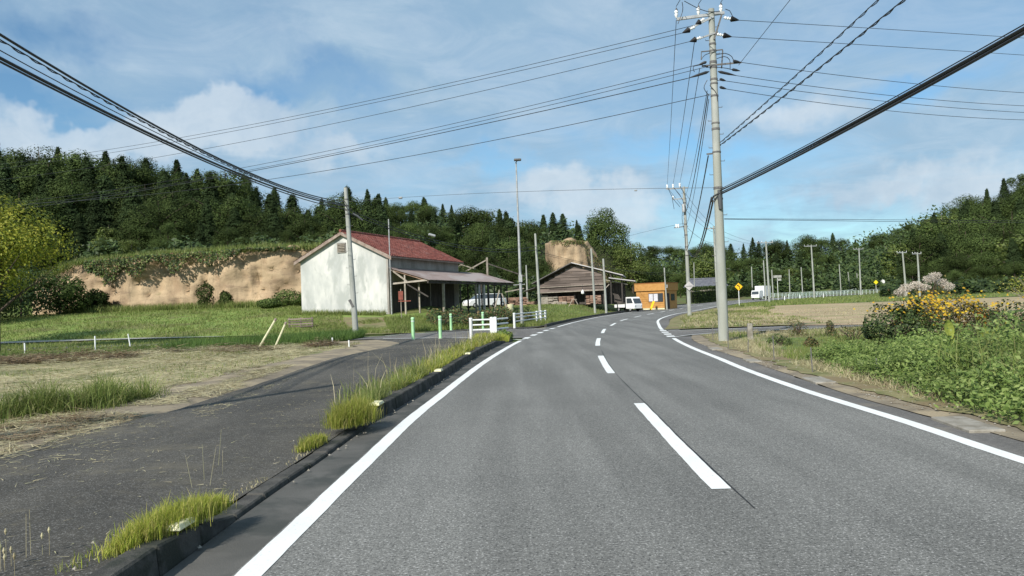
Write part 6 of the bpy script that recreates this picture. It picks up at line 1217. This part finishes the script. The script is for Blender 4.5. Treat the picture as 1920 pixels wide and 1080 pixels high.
def bushy(name, label, x, y, H, wx, wy, n, leaf, mts, mix_, cat='bush', zlo=.0, jit=.3):
    t = thing(name, label, cat, (x, y, float(h(x, y)))); s = sph(n); r = rng.uniform(.45, 1, n)[:, None] ** .4; C = s * r * [wx / 2, wy / 2, (H - zlo) / 2] + [0, 0, (H + zlo) / 2]; C += np.array([[mnoise.noise(Vector(c) * 2.3), mnoise.noise(Vector(c) * 2.3 + Vector((7, 0, 0))), mnoise.noise(Vector(c) * 2.3 + Vector((0, 9, 0)))] for c in C]) * jit * H
    V, Qd = leaves(C, s + [0, 0, .5], rng.uniform(.6, 1.3, n) * leaf); link('foliage', mesh_np(name, V, Qd, [M[m_] for m_ in mts], rng.choice(len(mts), n, p=mix_)), t)
    mb = MB()
    for i in range(12): a = i * .55; q = Vector((math.cos(a) * wx * .3, math.sin(a) * wy * .3, H * .8)); mb.tube([(0, 0, -.05), q * .5 + Vector((0, 0, .1 * H)), q], [.014, .010, .005], 5)
    mb.build('stem', M['bark'], t); return t
for px, Y, H, w, lb in ((391, 74.3, 2.7, 1.5, 'taller cone of ivy against the foot of the earth cliff'), (428, 74.6, 1.7, 1.3, 'shorter round bush of ivy against the foot of the earth cliff'),
                        (540, 71.5, 1.6, 3.0, 'low scrub beside the left corner of the white warehouse'), (848, 76, 4.6, 4.4, 'grey green shrub rising behind the low end of the warehouse roof'), (505, 69.0, .9, 2.2, 'low round scrub in the grass left of the warehouse')):
    p = D(px, 560, Y); bushy('ivy_bush' if Y > 74 and w < 2 else 'scrub_bush', lb, p.x, Y - (.8 if w < 2 else 0), H, w, w * .8, 2600, 0.16, ['broad', 'weed'], [.75, .25], jit=.12)
bushy('roadside_weed', 'leafy green weed clump at the kerb tip beside the white railing', -.35, 32.4, .42, .8, 1.3, 800, .09, ['weed', 'weed_dk'], [.7, .3], 'weed')
x, y = G(1690, 668); bushy('dark_bush', 'dark green leafy bush left of the yellow flowers', x, y, 1.22, 1.6, 1.3, 5200, .075, ['weed_dk', 'weed'], [.8, .2])
x = D(1760, 600, 18.3).x
ft = bushy('flowering_bush', 'tall brownish bush covered in small yellow flowers', x, 18.3, 1.35, 2.5, 1.5, 7500, .055, ['brown_leaf', 'weed_dk', 'weed'], [.55, .3, .15])
def flowers(t, n, c, sp_, size, mt_, name, k=6):
    V = []; Fc = []
    for i in range(n):
        o = Vector((c[0] + random.gauss(0, sp_[0]), c[1] + random.gauss(0, sp_[1]) - .1, c[2] + random.gauss(0, sp_[2]))); up = Vector((random.gauss(0, .4), -.7, .8)).normalized(); a = up.orthogonal().normalized(); b_ = up.cross(a); s = size * random.uniform(.7, 1.3); j = len(V)
        V.append(o + up * s * .15)
        for m_ in range(2 * k): r = s if m_ % 2 else s * .55; th = math.pi * m_ / k; V.append(o + a * math.cos(th) * r + b_ * math.sin(th) * r)
        Fc += [(j, j + 1 + m_, j + 1 + (m_ + 1) % (2 * k)) for m_ in range(2 * k)]
    me = bpy.data.meshes.new(name); me.from_pydata(V, [], Fc); me.materials.append(mt_); return link(name, me, t)
flowers(ft, 420, (-.1, -.45, 1.10), (.62, .25, .17), .034, M['fl_yellow'], 'yellow_flowers')['kind'] = 'stuff'; flowers(ft, 90, (.7, -.5, .85), (.25, .2, .18), .024, M['fl_yellow'], 'yellow_flowers')['kind'] = 'stuff'
for dxy in ((.62, -.55, .88), (.72, -.6, .86), (.64, -.62, .83), (.56, -.6, .90)): flowers(ft, 1, dxy, (0, 0, 0), .075, M['fl_orange'], 'orange_flower')
x = D(1732, 540, 20.5).x; pt_ = thing('plume_plant', 'tall plant with pale pink feathery plumes behind the yellow flowers', 'plant', (x, 20.5, 0.05)); n = 5200
lob = np.array([[-.45, 0, 1.50], [-.15, .1, 1.56], [.15, 0, 1.70], [.30, 0, 1.78], [.5, .1, 1.62], [.62, 0, 1.5], [-.6, 0, 1.38], [0, 0, 1.5]]); ci = rng.integers(0, len(lob), n); C = lob[ci] + sph(n) * rng.uniform(.4, 1, (n, 1)) * [.17, .2, .12]
V, Qd = leaves(C, np.tile([0, -.4, .8], (n, 1)), .030); link('plume', mesh_np('plume', V, Qd, M['fl_pink']), pt_)
mb = MB()
for l in lob:
    for _ in range(3): mb.tube([(random.uniform(-.3, .3), random.uniform(-.2, .2), 0), tuple(Vector(l) + Vector((random.uniform(-.08, .08), 0, -.05)))], [.010, .006], 5)
mb.build('stem', M['brown_leaf'], pt_)
V, Qd = leaves(rng.normal(0, 1, (1300, 3)) * [.5, .3, .35] + [0, 0, .75], np.tile([0, -.3, .8], (1300, 1)), .07); link('foliage', mesh_np('plume_leaf', V, Qd, M['brown_leaf']), pt_)
x, y = D(1905, 620, 15.5).x, 15.5; bushy('dark_bush', 'dark round bush at the right edge beyond the weeds', x + .4, y, 1.25, 2.2, 1.6, 4000, .08, ['weed_dk', 'brown_leaf'], [.85, .15])
x = D(1840, 600, 17.5).x; bushy('brown_bush', 'brownish bush between the flowers and the dark right bush', x, 17.5, 1.15, 1.3, 1.0, 2400, .06, ['brown_leaf', 'weed_dk'], [.6, .4])
for px, py, Y, H, w_, lb_ in ((1495, 618, 27.5, .62, .8, 'small dark red weed bush at the far lawn edge, left one'), (1557, 618, 27.0, .55, .45, 'narrow dark weed spike at the far lawn edge'), (1462, 640, 22.5, .38, .8, 'low dark green bush at the near left of the lawn'), (1521, 642, 21.5, .32, .4, 'tiny dark bush on the lawn'), (1600, 632, 23.5, .5, 1.5, 'sprawling brown weeds behind the lawn left of the bush')):
    x = D(px, py, Y).x; bushy('weed_bush', lb_, x, Y, H, w_, w_ * .8, 700, .055, ['brown_leaf', 'weed_dk'] if 'green' not in lb_ else ['weed_dk', 'weed'], [.5, .5])
P = scatter([(6.1, 4), (5.9, 8), (6.3, 12)], [(11, 4), (11.5, 8), (10, 12)], 1400, .1); blades('arching_grass', P, rng.uniform(.45, .9, len(P)), .015, M['grass'], .9, 2)
P = scatter([(-12, 45.5), (-13, 50), (-14, 57)], [(-5.6, 44.8), (-7.2, 49.5), (-8.8, 57.5)], 9000, .03); P = clumpy(P, .55, -.02); blades('lane_grass', P, rng.uniform(.06, .2, len(P)), .04, M['grass'], .8)
# pebbles and broken bits along the road edges
V = []; Fq = []
for side, n_ in ((0, 420), (1, 110)):
    for i in range(n_):
        y = random.uniform(4, 26) ** 1.0; x = (float(xat(cRL, y)) + random.uniform(.45, 1.25)) if side == 0 else (float(xat(cKL, y)) + random.choice((random.uniform(.02, .12), random.uniform(-.6, -.2))))
        z = .012 if side == 0 or x > float(xat(cKL, y)) else float(zside(x, y)) + .004
        r_ = random.uniform(.006, .022); k = len(V); a0 = random.uniform(0, 6)
        V += [(x + r_ * math.cos(a0 + j * 1.57) * random.uniform(.7, 1.2), y + r_ * math.sin(a0 + j * 1.57), z) for j in range(4)] + [(x, y, z + r_ * .8)]; Fq += [(k, k + 1, k + 4), (k + 1, k + 2, k + 4), (k + 2, k + 3, k + 4), (k + 3, k, k + 4)]
me = bpy.data.meshes.new('pebbles'); me.from_pydata(V, [], Fq); me.materials.append(M['slab']); tag(link('pebbles', me), kind='stuff')
P = scatter([(5.1, 3), (4.95, 8), (5.1, 14), (5.7, 22)], [(5.7, 3), (5.6, 8), (5.8, 14), (6.5, 22)], 3800, .008); P = clumpy(P, 1.3, -.1); blades('verge_litter', P, rng.uniform(.02, .12, len(P)), .007, M['straw_dk'], flat=True)
# plants with single big leaves
def bigleaf(label, px, py, Y, L_list):
    p = D(px, py, Y); t = thing('broad_leaved_plant', label, 'plant', (p.x, Y, 0.05))
    for (a, ti, L_, w_, z) in L_list:
        d = Vector((math.cos(a) * math.sin(ti), math.sin(a) * math.sin(ti), math.cos(ti))); sd_ = Vector((1, 0.25, 0)).normalized(); b = Vector((0, 0, z)); V = []; n = 6
        for i in range(n + 1):
            f = i / n; wv = w_ * math.sin(math.pi * (f * .93 + .04)) ** .8; c = b + d * L_ * f + Vector((0, -.10, -.04)) * f * f * L_ * 2; V += [c - sd_ * wv / 2 + Vector((0, -.02, .0)), c + Vector((0, .015, -.01)), c + sd_ * wv / 2 + Vector((0, -.02, 0))]
        Fc = [(3 * i, 3 * i + 1, 3 * i + 4, 3 * i + 3) for i in range(n)] + [(3 * i + 1, 3 * i + 2, 3 * i + 5, 3 * i + 4) for i in range(n)]; me = bpy.data.meshes.new('leaf'); me.from_pydata(V, [], Fc); me.materials.append(M['bigleaf']); link('leaf', me, t)
        MB().tube([(0, 0, 0), b], [.014, .008], 6).build('stalk', M['weed'], t)
bigleaf('single big yellow green leaf standing up from the weeds', 1784, 655, 14.5, [(3.3, .25, .40, .22, .52), (1.2, .6, .28, .14, .40)]); bigleaf('spray of yellow green leaves right of the single big leaf', 1855, 650, 13.8, [(3.0, .7, .34, .09, .48), (2.6, .3, .36, .10, .50), (.4, .5, .34, .15, .50), (.1, .9, .3, .14, .46)])

# ---------------------------------------------------------------- clean up unused prototypes
for protos in (protoC, protoB, protoL):
    for p_ in protos:
        if id(p_) not in used:
            for ch in list(p_.children): bpy.data.objects.remove(ch)
            bpy.data.objects.remove(p_)
